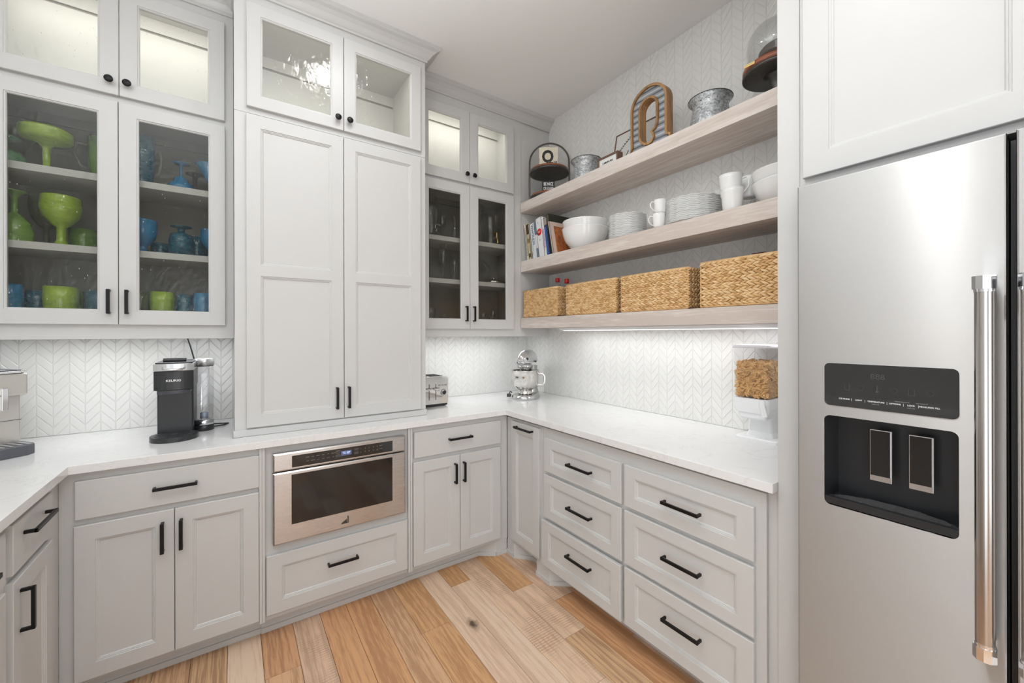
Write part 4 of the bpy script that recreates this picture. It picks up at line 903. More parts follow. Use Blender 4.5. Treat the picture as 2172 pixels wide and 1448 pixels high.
m = MB(); m.lathe([(0.007, 0), (0.007, 0.010), (0, 0.012)], 16); obj('speed_knob', m, M['blackplastic'], HD, loc=(0.0605, 0.055, 0.272), rot=(PI / 2, 0, PI / 2))
m = MB(); m.tube([(-0.0605 * math.cos(a), -0.02 - 0.088 * math.sin(a), 0.270) for a in [i * PI / 20 for i in range(21)]], 0.0055, 8, flat=(0.35, 1)); obj('trim_band', m, M['chrome'], HD, merge=False)
text('brand_print', 'KitchenAid', 0.012, M['black_text'], HD, (-0.006, -0.1115, 0.270), rot=(0, 0, -0.03), sx=0.9, bold=0.0002)
m = MB(); m.lathe([(0.050, 0.034), (0.056, 0.036), (0.054, 0.046), (0.046, 0.060), (0.056, 0.066), (0.074, 0.078), (0.088, 0.098), (0.097, 0.128), (0.1015, 0.165), (0.1035, 0.205), (0.1065, 0.207), (0.1065, 0.210), (0.102, 0.209), (0.100, 0.165), (0.095, 0.128), (0.086, 0.099), (0.070, 0.080), (0, 0.072)], 48)
BW = obj('bowl', m, M['polished'], X_)
m = MB(); m.tube([(0.100, 0.012, 0.182), (0.128, 0.016, 0.183), (0.142, 0.018, 0.165), (0.143, 0.018, 0.125), (0.130, 0.016, 0.098), (0.090, 0.012, 0.098)], 0.009, 10, flat=(0.35, 1.0)); obj('bowl_handle', m, M['polished'], BW, merge=False)
m = MB(); m.box(-0.128, -0.055, 0.012, -0.100, -0.030, 0.034); m.tube([(-0.114, -0.042, 0.034), (-0.108, -0.030, 0.05), (-0.098, -0.02, 0.04)], 0.004, 8); obj('bowl_clamp', m, M['darkmetal'], X_, bevel=0.002, merge=False)

# ---- cereal dispenser (faces -x)
Q = thing('cereal_dispenser', 'white cereal dispenser with clear hopper full of square wheat cereal, beside the end panel', 'dispenser', (1.88, 0.885, 0.914), -PI / 2)
def sq(w_, y0, y1, z, r=0.018): return [(a, c, z) for a, c in rrect(-w_, y0, w_, y1, r, 4)]
m = MB(); m.loft([sq(0.090, 0.038, 0.215, 0.0), sq(0.090, 0.038, 0.215, 0.008), sq(0.086, 0.042, 0.212, 0.013)]); obj('tray', m, M['white_plastic'], Q, merge=False)
m = MB(); m.loft([sq(0.058, 0.075, 0.205, 0.0132, 0.012), sq(0.052, 0.085, 0.200, 0.035, 0.012), sq(0.050, 0.088, 0.2, 0.099, 0.012)]); obj('stand', m, M['white_plastic'], Q, merge=False)
m = MB(); m.loft([sq(0.052, 0.020, 0.165, 0.0995, 0.012), sq(0.060, 0.010, 0.175, 0.108, 0.012), sq(0.062, 0.008, 0.178, 0.130)]); obj('chute', m, M['white_plastic'], Q, merge=False)
m = MB(); m.loft([sq(0.070, 0.002, 0.182, 0.1302), sq(0.074, -0.002, 0.185, 0.150), sq(0.075, -0.003, 0.186, 0.193)]); obj('hopper_base', m, M['white_plastic'], Q, merge=False)
m = MB(); o1 = [sq(0.073, 0.0, 0.182, 0.1935), sq(0.078, -0.004, 0.186, 0.415)]; i1 = [sq(0.076, -0.002, 0.184, 0.415), sq(0.071, 0.002, 0.180, 0.196)]
m.loft(o1 + i1, cap0=False, cap1=False, smooth=False); obj('hopper', m, M['clearplastic'], Q, merge=False)
m = MB(); m.loft([sq(0.0715, 0.0, 0.18, 0.1932, 0.018), sq(0.0715, 0.0, 0.18, 0.1938, 0.018)]); obj('hopper_floor', m, M['lavender'], Q, merge=False)
m = MB(); m.loft([sq(0.080, -0.006, 0.188, 0.4152), sq(0.082, -0.008, 0.190, 0.420), sq(0.080, -0.006, 0.188, 0.428), sq(0.066, 0.01, 0.17, 0.430)]); obj('lid', m, M['lavender'], Q, merge=False)
m = MB(); m.cyl((0.055, 0.0, 0.165), (0.055, -0.02, 0.165), 0.010, 14); m.tube([(0.055, -0.018, 0.19), (0.060, -0.024, 0.165), (0.070, -0.022, 0.125)], 0.012, 10, flat=(0.5, 1)); obj('crank', m, M['white_plastic'], Q, merge=False)
m = MB(); rc = random.Random(5); mc = simple('toasted_cereal', (0.66, 0.40, 0.17), 0.7, var=0.3, bscale=60)
for i in range(1000):
    z = rc.uniform(0.203, 0.345); hx = 0.061 + (z - 0.2) * 0.02
    face = rc.random()
    if face < 0.40: x, y = rc.uniform(-hx, hx), rc.uniform(0.007, 0.02)
    elif face < 0.6: x, y = hx - rc.uniform(0, 0.012), rc.uniform(0.008, 0.172)
    elif face < 0.75: x, y = -hx + rc.uniform(0, 0.012), rc.uniform(0.008, 0.172)
    else: x, y, z = rc.uniform(-hx, hx), rc.uniform(0.01, 0.17), rc.uniform(0.332, 0.350)
    s = rc.uniform(0.0085, 0.0115); t_ = 0.003
    Tm = Matrix.Translation((x, y, z)) @ Matrix.Rotation(rc.uniform(0, 6.3), 4, 'Z') @ Matrix.Rotation(rc.uniform(-1.3, 1.3), 4, 'X') @ Matrix.Rotation(rc.uniform(0, 6.3), 4, 'Y')
    m.loft([[(-s * .8, -s * .8, -t_), (s * .8, -s * .8, -t_), (s * .8, s * .8, -t_), (-s * .8, s * .8, -t_)], [(-s, -s, 0), (s, -s, 0), (s, s, 0), (-s, s, 0)], [(-s * .8, -s * .8, t_), (s * .8, -s * .8, t_), (s * .8, s * .8, t_), (-s * .8, s * .8, t_)]], T=Tm)
m.box(-0.060, 0.016, 0.199, 0.060, 0.165, 0.335)
CE = obj('cereal', m, mc, Q, merge=False); CE['kind'] = 'stuff'
# ================================================================ on the open shelves
SX, ZT, ZM, ZB = 1.95, 2.387, 1.944, 1.513
# woven baskets
def strand_mesh():
    mb = MB(); rings = []
    for t, r in ((-1, 0.10), (-0.7, 0.62), (-0.2, 1.0), (0.35, 0.95), (0.8, 0.5), (1, 0.08)): rings.append([(t, r * math.cos(2 * PI * i / 6), r * math.sin(2 * PI * i / 6)) for i in range(6)])
    mb.loft(rings, smooth=True, cap0=False, cap1=False); return mb
SM = strand_mesh()
def weave_panel(mb, L, H, T, rows, rnd):      # local: x along, z up, outwards -y ; T places it
    rh = H / rows; pitch = rh * 1.08
    for r in range(rows):
        zc = rh * (r + 0.5); n_ = max(2, int(L / pitch))
        for k in range(n_ + 1):
            x = rh * 0.55 + k * (L - rh * 1.2) / n_
            for s in (1, -1):
                a = -s * (0.36 + rnd.uniform(-0.06, 0.06)); ln = rh * rnd.uniform(0.70, 0.84); wd = rh * 0.232
                Tm = T @ Matrix.Translation((x + rnd.uniform(-1, 1) * 0.001 + (pitch * 0.25 if s < 0 else 0), -rnd.uniform(0.0, 0.0015), zc + s * rh * 0.235)) @ Matrix.Rotation(a, 4, 'Y') @ Matrix.Rotation(rnd.uniform(0.05, 0.2), 4, 'Z') @ Matrix.Diagonal((ln, wd, wd * 1.15, 1))
                mb.add(SM.v, SM.f, 0, True, Tm)
def basket_mat():
    m, n, l, b = mat('water_hyacinth'); b.inputs['Roughness'].default_value = 0.6
    g = n.new('ShaderNodeNewGeometry'); vo = n.new('ShaderNodeTexNoise'); vo.inputs['Scale'].default_value = 55; vo.inputs['Detail'].default_value = 3
    l.new(g.outputs['Position'], vo.inputs['Vector']); ad = n.new('ShaderNodeMath'); ad.operation = 'MULTIPLY_ADD'; ad.inputs[1].default_value = 0.55
    l.new(g.outputs['Random Per Island'], ad.inputs[0]); l.new(vo.outputs['Fac'], ad.inputs[2])
    cr = n.new('ShaderNodeValToRGB'); cr.color_ramp.elements[0].position = 0.35; cr.color_ramp.elements[0].color = (0.44, 0.235, 0.085, 1); cr.color_ramp.elements[1].position = 1.05; cr.color_ramp.elements[1].color = (0.78, 0.55, 0.30, 1)
    e = cr.color_ramp.elements.new(0.7); e.color = (0.66, 0.41, 0.18, 1)
    l.new(ad.outputs[0], cr.inputs['Fac']); l.new(cr.outputs['Color'], b.inputs['Base Color']); return m
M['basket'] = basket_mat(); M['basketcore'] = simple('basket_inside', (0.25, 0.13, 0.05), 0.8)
rb = random.Random(11)
def basket(y1, y0, h, rows, label, xf=1.822):
    L = y1 - y0; Dp = 0.255
    t_ = thing('woven_basket', label, 'basket', (xf, y1, ZB), -PI / 2, 'woven storage baskets on the lowest shelf')
    m = MB(); w_ = 0.006
    m.box(0.004, 0.004, 0.0, L - 0.004, Dp - 0.004, 0.006); m.box(0.004, 0.004, 0.0, L - 0.004, 0.010, h - 0.004); m.box(0.004, Dp - 0.01, 0, L - 0.004, Dp - 0.004, h - 0.004); m.box(0.004, 0.01, 0, 0.010, Dp - 0.01, h - 0.004); m.box(L - 0.01, 0.01, 0, L - 0.004, Dp - 0.01, h - 0.004)
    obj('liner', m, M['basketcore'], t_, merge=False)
    m = MB(); weave_panel(m, L - 0.004, h - 0.012, Matrix.Translation((0.002, 0.003, 0.008)), rows, rb)
    weave_panel(m, Dp, h - 0.012, Matrix.Translation((L - 0.003, 0.002, 0.008)) @ Matrix.Rotation(PI / 2, 4, 'Z'), rows, rb)
    obj('weave', m, M['basket'], t_, merge=False)['kind'] = 'stuff'
    m = MB()
    ring = lambda i, z: [(i, i, z), (L - i, i, z), (L - i, Dp - i, z), (i, Dp - i, z)]
    m.tube([Vector(p) for p in [(0.004, 0.004, h - 0.004), (L - 0.004, 0.004, h - 0.004), (L - 0.004, Dp - 0.004, h - 0.004), (0.004, Dp - 0.004, h - 0.004)]], 0.0055, 8, closed=True)
    for X in (0.004, L - 0.004): m.tube([(X, 0.003, 0.006), (X, 0.003, h - 0.006)], 0.004, 6)
    m.tube([(0.004, 0.002, 0.005), (L - 0.004, 0.002, 0.005)], 0.004, 6)
    obj('rim', m, M['basket'], t_, merge=False); return t_
basket(2.500, 2.110, 0.205, 9, 'leftmost and smallest-looking woven basket, against the wall cabinet')
basket(2.022, 1.596, 0.205, 8, 'second woven basket from the left, between the bottles and the middle of the shelf')
basket(1.560, 1.142, 0.206, 8, 'third woven basket from the left, directly beneath the small plates')
basket(1.080, 0.655, 0.214, 8, 'rightmost woven basket, cut off by the white end panel', 1.815)
for (x, y, h, lb) in ((1.985, 2.296, 0.29, 'taller clear bottle with red cap standing in the leftmost basket'), (1.985, 2.195, 0.272, 'shorter clear bottle with red cap, right of the taller one in the leftmost basket')):
    t_ = thing('bottle', lb, 'bottle', (x, y, ZB), group='red-capped bottles')
    m = MB(); m.lathe([(0, 0), (0.030, 0), (0.030, h - 0.075), (0.024, h - 0.045), (0.013, h - 0.025), (0.013, h - 0.012), (0, h - 0.012)], 24); obj('glass_body', m, M['clearplastic'], t_)
    m = MB(); m.lathe([(0.0155, h - 0.028), (0.0165, h - 0.027), (0.0165, h), (0.015, h + 0.002), (0, h + 0.002)], 24); obj('cap', m, M['red'], t_)
t_ = thing('food_packet', 'dark red packet poking up behind the rightmost basket', 'packet', (2.055, 0.925, ZB), -PI / 2)
m = MB(); m.box(-0.03, -0.010, 0, 0.03, 0.010, 0.262); obj('wrapper', m, simple('dark_red_print', (0.16, 0.02, 0.02), 0.4, var=0.6, bscale=90), t_)

# cookbooks (lean towards the wall cabinet)
def book(y, th, h, dp, cols, label, lean=0.165, x0=1.835, spine=None, group='cookbooks on the middle shelf', cover=None):
    """y = world y of the left bottom edge of the spine; local x to the right (world -y)"""
    t_ = thing('cookbook', label, 'book', (x0, y, ZM), -PI / 2, group)
    Tm = Matrix.Rotation(-lean, 4, 'Y')
    c = simple('cover', cols[0], 0.45)
    cv = MB(); cv.box(0, 0, 0, th, 0.003, h, T=Tm); cv.box(0, 0, 0, 0.0022, dp, h, T=Tm); cv.box(th - 0.0022, 0, 0, th, dp, h, T=Tm); obj('cover', cv, c, t_, merge=False)
    pg = MB(); pg.box(0.0023, 0.0031, 0.003, th - 0.0023, dp - 0.003, h - 0.003, T=Tm); obj('pages', pg, M['paper'], t_)
    for it in (spine or []):
        if it[0] == 'patch':
            _, a, c0, a1, c1, col = it; m = MB(); m.box(a, -0.0006, c0, a1, -0.0001, c1, T=Tm); obj('spine_panel', m, simple('print', col, 0.5, var=0.35 if len(it) > 5 else 0, bscale=110), t_)
        elif it[0] == 'disc':
            _, a, c0, r, col = it; m = MB(); m.lathe([(0, 0), (r, 0), (r, 0.0006), (0, 0.0006)], 24, T=Tm @ Matrix.Translation((a, -0.0003, c0)) @ Matrix.Rotation(PI / 2, 4, 'X')); obj('spine_badge', m, simple('print', col, 0.5), t_)
        elif it[0] == 'text':
            _, s_, sz, a, c0, col = it; m = text_mb(s_, sz, bold=0.0002); mm = MB(); T2 = Tm @ Matrix.Translation((a, -0.0012, c0)) @ Matrix.Rotation(PI / 2, 4, 'Y'); mm.add(m.v, m.f, T=T2); obj('spine_print', mm, simple('print', col, 0.5), t_, merge=False)
        elif it[0] == 'htext':
            _, s_, sz, a, c0, col = it; m = text_mb(s_, sz); mm = MB(); mm.add(m.v, m.f, T=Tm @ Matrix.Translation((a, -0.0012, c0))); obj('spine_print', mm, simple('print', col, 0.5), t_, merge=False)
    if cover:
        m = MB(); m.box(th + 0.0001, cover[0], cover[1], th + 0.0007, cover[2], cover[3], T=Tm); obj('cover_picture', m, cover[4], t_)
    return t_
photo = simple('food_photo', (0.40, 0.13, 0.04), 0.4, var=0.8, bscale=38)
book(2.470, 0.026, 0.285, 0.20, [(0.76, 0.72, 0.62)], 'cream cookbook at the left end reading COOKING BASICS down its spine', spine=[('text', 'COOKING BASICS', 0.020, 0.013, 0.115, (0.25, 0.24, 0.22)), ('text', 'Professional', 0.012, 0.013, 0.225, (0.35, 0.03, 0.02))])
book(2.443, 0.028, 0.280, 0.20, [(0.60, 0.50, 0.28)], 'tan and dark brown patterned cookbook, second from the left', spine=[('patch', 0.0, 0.20, 0.026, 0.276, (0.06, 0.05, 0.02)), ('patch', 0.0, 0.13, 0.026, 0.165, (0.25, 0.17, 0.05)), ('patch', 0.002, 0.02, 0.026, 0.05, (0.13, 0.08, 0.02))])
book(2.414, 0.016, 0.270, 0.20, [(0.42, 0.38, 0.34)], 'thin grey-brown cookbook between the tan one and the white one')
book(2.396, 0.052, 0.268, 0.20, [(0.78, 0.80, 0.82)], 'white cookbook with blue letters reading WHOLE30 down its spine', spine=[('text', 'WHOLE30', 0.034, 0.027, 0.180, (0.06, 0.16, 0.27)), ('text', 'The 30-Day Guide', 0.010, 0.016, 0.065, (0.4, 0.42, 0.45))])
book(2.343, 0.021, 0.272, 0.20, [(0.17, 0.23, 0.30)], 'thin slate-blue cookbook left of the one with the red circle', spine=[('patch', 0.0, 0.075, 0.021, 0.175, (0.75, 0.76, 0.78))])
book(2.321, 0.064, 0.292, 0.20, [(0.80, 0.81, 0.82)], 'thick white cookbook with a red circle on its spine', spine=[('disc', 0.030, 0.185, 0.026, (0.70, 0.01, 0.02)), ('htext', '5', 0.02, 0.026, 0.255, (0.35, 0.4, 0.45)), ('htext', 'III', 0.018, 0.03, 0.125, (0.4, 0.42, 0.45)), ('htext', 'BEST', 0.013, 0.03, 0.185, (0.85, 0.8, 0.8))])
book(2.256, 0.026, 0.288, 0.20, [(0.80, 0.79, 0.80)], 'slim white cookbook with magenta writing down its spine', spine=[('text', 'Every Woman\'s Guide', 0.015, 0.014, 0.13, (0.45, 0.02, 0.25))])
book(2.229, 0.036, 0.280, 0.20, [(0.03, 0.045, 0.08)], 'dark navy cookbook with a blue lower spine', spine=[('patch', 0.0, 0.01, 0.018, 0.21, (0.04, 0.12, 0.40)), ('patch', 0.0, 0.225, 0.03, 0.275, (0.35, 0.30, 0.24))])
book(2.192, 0.022, 0.298, 0.245, [(0.025, 0.028, 0.02)], 'tall black cookbook with gold lines, behind the one with the food photograph', spine=[('patch', 0.001, 0.20, 0.02, 0.29, (0.12, 0.09, 0.06))])
book(2.150, 0.014, 0.236, 0.20, [(0.62, 0.48, 0.41)], 'pale pink cookbook leaning rightmost with a food photograph on its cover', lean=0.22, x0=1.815, cover=(0.035, 0.012, 0.175, 0.205, photo))

# bowls, plates, mugs
def bowl(x, y, z, r, h, label, grp, wall=0.004, mi='porcelain', n=48):
    m = MB(); o_ = []
    m.lathe([(r * 0.42, 0), (r * 0.45, 0.004), (r * 0.62, h * 0.14), (r * 0.84, h * 0.42), (r * 0.95, h * 0.72), (r * 0.985, h * 0.93), (r * 1.0, h * 0.96), (r * 1.0, h), (r * 0.97, h), (r * 0.93, h * 0.72), (r * 0.81, h * 0.43), (r * 0.58, h * 0.17), (0, h * 0.07)], n)
    return tag(obj('bowl', m, M[mi], loc=(x, y, z)), label, 'bowl', grp)
bowl(1.938, 1.963, ZM, 0.153, 0.145, 'large white mixing bowl beside the cookbooks, the lower of two nested', 'nested mixing bowls')
bowl(1.938, 1.963, ZM + 0.052, 0.149, 0.140, 'large white mixing bowl beside the cookbooks, nested on top', 'nested mixing bowls')
bowl(1.945, 0.775, ZM, 0.120, 0.098, 'white serving bowl next to the end panel, the lower of two nested', 'nested serving bowls')
bowl(1.945, 0.775, ZM + 0.048, 0.122, 0.098, 'white serving bowl next to the end panel, nested on top', 'nested serving bowls')
ORD = ['bottom', 'second from bottom', 'third from bottom', 'fourth from bottom', 'fifth from bottom', 'sixth from bottom', 'seventh from bottom', 'seventh from top', 'sixth from top', 'fifth from top', 'fourth from top', 'third from top', 'second from top', 'top']
def plates(x, y, r, hh, n, lab, grp, lob):
    def wav(R, z, a): k = max(0, (R / r - 0.55) / 0.45); return R * (1 + 0.012 * k * math.cos(lob * a)), z + 0.0020 * k * math.sin(lob * a)
    m = MB(); t_ = 0.0035
    m.lathe([(0, 0), (r * 0.58, 0.0), (r * 0.64, 0.003), (r * 0.985, 0.0092), (r, 0.0104), (r * 0.99, 0.0122), (r * 0.64, 0.0066), (r * 0.56, t_), (0, t_)], 72, wav=wav)
    me = m.mesh('plate', M['porcelain']); fixn(me)
    for i in range(n):
        o = bpy.data.objects.new('plate', me); COL.objects.link(o); o.location = (x + 0.001 * math.sin(i * 2.3), y + 0.001 * math.cos(i * 1.7), ZM + i * hh); o.rotation_euler = (0, 0, 0.03 * math.sin(i * 2.1))
        k = ORD[i] if n == 14 else ORD[i]
        tag(o, 'small' in lab and f'white wavy-rimmed plate, {k}, in the stack of small plates' or f'white wavy-rimmed plate, {k}, in the stack of large dinner plates', 'plate', grp)
plates(1.932, 1.602, 0.109, 0.0099, 14, 'small', 'stack of small plates', 14)
plates(1.945, 1.192, 0.133, 0.0087, 14, 'large', 'stack of large dinner plates', 16)
def mug(x, y, z, r0, r1, h, label, grp, hand_a, rim=1.0, cat='mug', hs=1.0, up=True):
    t_ = thing('mug' if cat == 'mug' else 'cup', label, cat, (x, y, z), 0, grp)
    m = MB(); m.lathe([(r0 * 0.7, 0), (r0 * 0.85, 0.002), (r0, h * 0.10), (r0 + (r1 - r0) * 0.35, h * 0.5), (r0 + (r1 - r0) * 0.6, h * 0.85), (r1 * rim, h), (r1 * rim - 0.003, h), (r0 + (r1 - r0) * 0.5 - 0.003, h * 0.82), (r0 - 0.003, h * 0.12), (0, 0.006)], 36); obj('body', m, M['porcelain'], t_)
    if hand_a is not None:
        ca, sa = math.cos(hand_a), math.sin(hand_a); rr = r0 + (r1 - r0) * 0.4
        P = [(rr - 0.003, 0.80), (rr + 0.016 * hs, 0.84), (rr + 0.024 * hs, 0.68), (rr + 0.021 * hs, 0.42), (rr + 0.008 * hs, 0.22), (rr - 0.003, 0.20)]
        m = MB(); m.tube([(ca * a, sa * a, h * c) for a, c in P], 0.0038, 10, flat=(1.5, 0.8)); obj('handle', m, M['porcelain'], t_, merge=False)
    return t_
mug(1.838, 1.319, ZM, 0.028, 0.034, 0.074, 'small white mug between the plate stacks, lower of two stacked', 'mugs between the plate stacks', PI * 0.80)
mug(1.838, 1.313, ZM + 0.0745, 0.029, 0.033, 0.070, 'small white mug between the plate stacks, stacked on top', 'mugs between the plate stacks', PI * 0.86)
m = MB(); m.lathe([(0, 0), (0.027, 0), (0.034, 0.062), (0.032, 0.062), (0.025, 0.004), (0, 0.004)], 28); tag(obj('drinking_glass', m, M['clear'], loc=(1.985, 1.405, ZM)), 'clear glass tumbler behind the two small stacked mugs', 'glass')
mug(1.872, 0.957, ZM, 0.040, 0.049, 0.104, 'tall white cup with flared rim, lower of two stacked by the big plates', 'tall flared cups', None, cat='cup')
mug(1.872, 0.965, ZM + 0.063, 0.040, 0.051, 0.104, 'tall white cup with flared rim, stacked on top with its handle showing', 'tall flared cups', -PI * 0.38, cat='cup', hs=1.25)
mug(1.985, 0.938, ZM + 0.078, 0.032, 0.040, 0.098, 'white cup at the back between the flared cups and serving bowls', None, None, cat='cup')
m = MB(); m.lathe([(0, 0), (0.030, 0), (0.036, 0.074), (0.034, 0.074), (0.028, 0.004), (0, 0.004)], 28); tag(obj('drinking_glass', m, M['clear'], loc=(1.985, 0.935, ZM)), 'clear glass under the white cup behind the flared cups', 'glass')

# top shelf ------------------------------------------------
V = thing('tiered_tray', 'two-tier round wooden tray stand with a dark metal hoop handle', 'tray', (1.945, 2.34, ZT), -math.radians(39.7))
for z0, nm in ((0.004, 'lower_tray'), (0.196, 'upper_tray')):
    m = MB(); m.lathe([(0, 0.0), (0.128, 0.0), (0.128, 0.001), (0, 0.001)], 56, (0, 0, z0)); m.lathe([(0.126, 0.0012), (0.137, 0.0012), (0.137, 0.026), (0.13, 0.026), (0.13, 0.010), (0, 0.010)], 56, (0, 0, z0)); tr = obj(nm, m, M['redwood'], V, merge=False)
    m = MB(); m.lathe([(0.128, -0.004), (0.145, -0.004), (0.145, 0.012), (0.1375, 0.012), (0.1375, 0.001), (0.128, 0.001)], 56, (0, 0, z0)); obj('metal_band', m, M['darkmetal'], tr)
m = MB(); P = [(-0.147, 0, 0.0), (-0.147, 0, 0.10), (-0.147, 0, 0.20), (-0.146, 0, 0.262)]
P = [Vector(p) for p in P] + [Vector((-0.146 * math.cos(a), 0, 0.28 + 0.142 * math.sin(a))) for a in [i * PI / 24 for i in range(1, 24)]] + [Vector((0.146, 0, 0.262)), Vector((0.147, 0, 0.20)), Vector((0.147, 0, 0.10)), Vector((0.147, 0, 0.0))]
m.tube(P, 0.0045, 8, flat=(0.45, 1.5)); obj('hoop_handle', m, M['darkmetal'], V, merge=False)
t_ = thing('letter_tile', 'weathered cream board with a black letter Q and the number 10 on the upper tray', 'sign', (1.874, 2.262, ZT + 0.2064), -math.radians(36))
m = MB(); rr_ = random.Random(2); pt = []
for i in range(11): pt.append((-0.066 + 0.0132 * i, 0.0))
for i in range(9): pt.append((0.066 + rr_.uniform(-0.0025, 0.0025), 0.008 + i * 0.016))
for i in range(11): pt.append((0.066 - 0.0132 * i, 0.140 + rr_.uniform(-0.002, 0.002)))
for i in range(9): pt.append((-0.066 + rr_.uniform(-0.0025, 0.0025), 0.136 - i * 0.016))
m.loft([[(a, 0.016, c) for a, c in pt], [(a, 0.0, c) for a, c in pt]]); obj('board', m, M['cream'], t_, merge=False)
text('letter', 'Q', 0.118, M['black_text'], t_, (-0.006, -0.0008, 0.070), bold=0.0045, sx=0.86); text('number', '10', 0.034, M['black_text'], t_, (0.047, -0.0008, 0.026), bold=0.0012, sx=0.8)
t_ = thing('block_sign', 'small black block sign reading BE NICE OR LEAVE on the lower tray', 'sign', (1.872, 2.262, ZT + 0.0145), -math.radians(36))
m = MB(); m.box(-0.045, 0, 0, 0.045, 0.022, 0.092); obj('block', m, M['black_text'], t_, bevel=0.003)
text('lettering', 'BE NICE', 0.031, M['white_text'], t_, (0, -0.0008, 0.067), bold=0.0005, sx=0.62); text('lettering', 'OR LEAVE', 0.029, M['white_text'], t_, (0, -0.0008, 0.035), bold=0.0004, sx=0.56)
for x, y, lb in ((1.95, 1.962, 'galvanised metal pot with flared rim next to the tiered tray'), (1.95, 1.104, 'galvanised metal pot with flared rim right of the wooden letter Q')):
    t_ = thing('metal_pot', lb, 'pot', (x, y, ZT), 0, 'galvanised pots on the top shelf')
    m = MB(); m.lathe([(0, 0), (0.088, 0), (0.094, 0.01), (0.093, 0.05), (0.084, 0.100), (0.080, 0.128), (0.084, 0.138), (0.101, 0.158), (0.0995, 0.159), (0.082, 0.139), (0.078, 0.128), (0.082, 0.1), (0.09, 0.05), (0.088, 0.004), (0, 0.003)], 56); obj('body', m, M['galv'], t_)
    m = MB(); m.tube([(0.1005 * math.cos(2 * PI * i / 48), 0.1005 * math.sin(2 * PI * i / 48), 0.159) for i in range(48)], 0.0018, 6, closed=True); obj('rim', m, M['darkmetal'], t_, merge=False)
    m = MB()
    for i in range(14): a = 2 * PI * i / 14; m.lathe([(0.0022, -0.002), (0.0022, 0.0012), (0, 0.002)], 8, T=Matrix.Translation((0.0822 * math.cos(a), 0.0822 * math.sin(a), 0.133)) @ Matrix.Rotation(a, 4, 'Z') @ Matrix.Rotation(PI / 2, 4, 'Y'))
    obj('rivets', m, M['darkmetal'], t_, merge=False)['kind'] = 'stuff'
# framed box sign
t_ = thing('box_sign', 'white box sign in a brown wooden frame, mostly hidden by the shelf edge', 'sign', (1.862, 1.775, ZT), -PI / 2)
m = MB(); m.box(0.0, 0.0, 0, 0.010, 0.045, 0.082); m.box(0.149, 0.0, 0, 0.159, 0.045, 0.082); m.box(0.01, 0.0, 0.072, 0.149, 0.045, 0.082); m.box(0.01, 0.0, 0, 0.149, 0.045, 0.008); obj('frame', m, M['brownwood'], t_, merge=False)
m = MB(); m.box(0.0101, 0.006, 0.0081, 0.1489, 0.03, 0.0719); obj('face', m, M['paper'], t_)
text('lettering', 'I AM IN AN', 0.016, M['black_text'], t_, (0.078, 0.0052, 0.043), bold=0.0005)
# framed print
t_ = thing('framed_print', 'white print with laurel leaves and script lettering in a thin brown frame', 'picture', (1.985, 1.782, ZT), -PI / 2)
Tm = Matrix.Rotation(-0.20, 4, 'X')
m = MB(); m.box(0, 0, 0, 0.007, 0.014, 0.285, T=Tm); m.box(0.313, 0, 0, 0.32, 0.014, 0.285, T=Tm); m.box(0.007, 0, 0.278, 0.313, 0.014, 0.285, T=Tm); m.box(0.007, 0, 0, 0.313, 0.014, 0.007, T=Tm); obj('frame', m, M['brownwood'], t_, merge=False)
m = MB(); m.box(0.0071, 0.004, 0.0071, 0.3129, 0.010, 0.2779, T=Tm); obj('sheet', m, simple('off_white_sheet', (0.68, 0.67, 0.64), 0.7), t_)
m = MB(); stem = []
for i in range(11):
    f_ = i / 10; X, Z = 0.040 + 0.12 * f_ - 0.03 * f_ * (1 - f_), 0.155 + 0.10 * f_; stem.append(Tm @ Vector((X, 0.003, Z)))
    for s in (-1, 1):
        dx, dz = (0.012, 0.003) if s > 0 else (-0.004, 0.012)
        m.loft([[(X, 0.0030, Z), (X, 0.0032, Z + 0.0004), (X, 0.0034, Z)], [(X + dx * .5 - dz * .25, 0.003, Z + dz * .5 + dx * .25), (X + dx * .5, 0.0025, Z + dz * .5), (X + dx * .5 + dz * .25, 0.003, Z + dz * .5 - dx * .25)], [(X + dx, 0.003, Z + dz), (X + dx, 0.0032, Z + dz), (X + dx, 0.0034, Z + dz)]], T=Tm)
m.tube(stem, 0.0008, 5); obj('laurel_print', m, M['black_text'], t_, merge=False)['kind'] = 'stuff'
mm = MB(); q = text_mb('Home', 0.105, shear=0.4, bold=-0.0024); mm.add(q.v, q.f, T=Tm @ Matrix.Translation((0.16, 0.0032, 0.105))); obj('script_print', mm, M['black_text'], t_, merge=False)
# big letter Q
def qoutline():
    L = []   # arch outline clockwise from bottom-left
    w2, hh = 0.116, 0.338
    L += [(-w2 - 0.004, 0.0), (-w2 + 0.002, 0.04), (-w2, 0.08)]
    L += [(-w2, 0.08 + i * 0.03) for i in range(1, 6)]
    L += [(-w2 * math.cos(a), 0.235 + 0.103 * math.sin(a)) for a in [i * PI / 16 for i in range(0, 17)]]
    L += [(w2, 0.235 - i * 0.03) for i in range(1, 6)]
    L += [(w2, 0.055), (w2 + 0.002, 0.040), (w2 + 0.022, 0.030), (w2 + 0.016, 0.006), (w2 - 0.02, 0.0)]
    return L
def qinner():
    w2 = 0.050
    L = [(-w2, 0.10 + i * 0.035) for i in range(0, 4)]
    L += [(-w2 * math.cos(a), 0.215 + 0.05 * math.sin(a)) for a in [i * PI / 12 for i in range(0, 13)]]
    L += [(w2, 0.19), (w2, 0.15), (w2 - 0.002, 0.115), (w2 - 0.010, 0.098), (w2 - 0.028, 0.092), (w2 - 0.036, 0.082), (w2 - 0.026, 0.066), (w2 - 0.022, 0.050), (w2 - 0.034, 0.034), (w2 - 0.05, 0.031), (-0.02, 0.036), (-0.042, 0.055), (-w2, 0.078)]
    return L
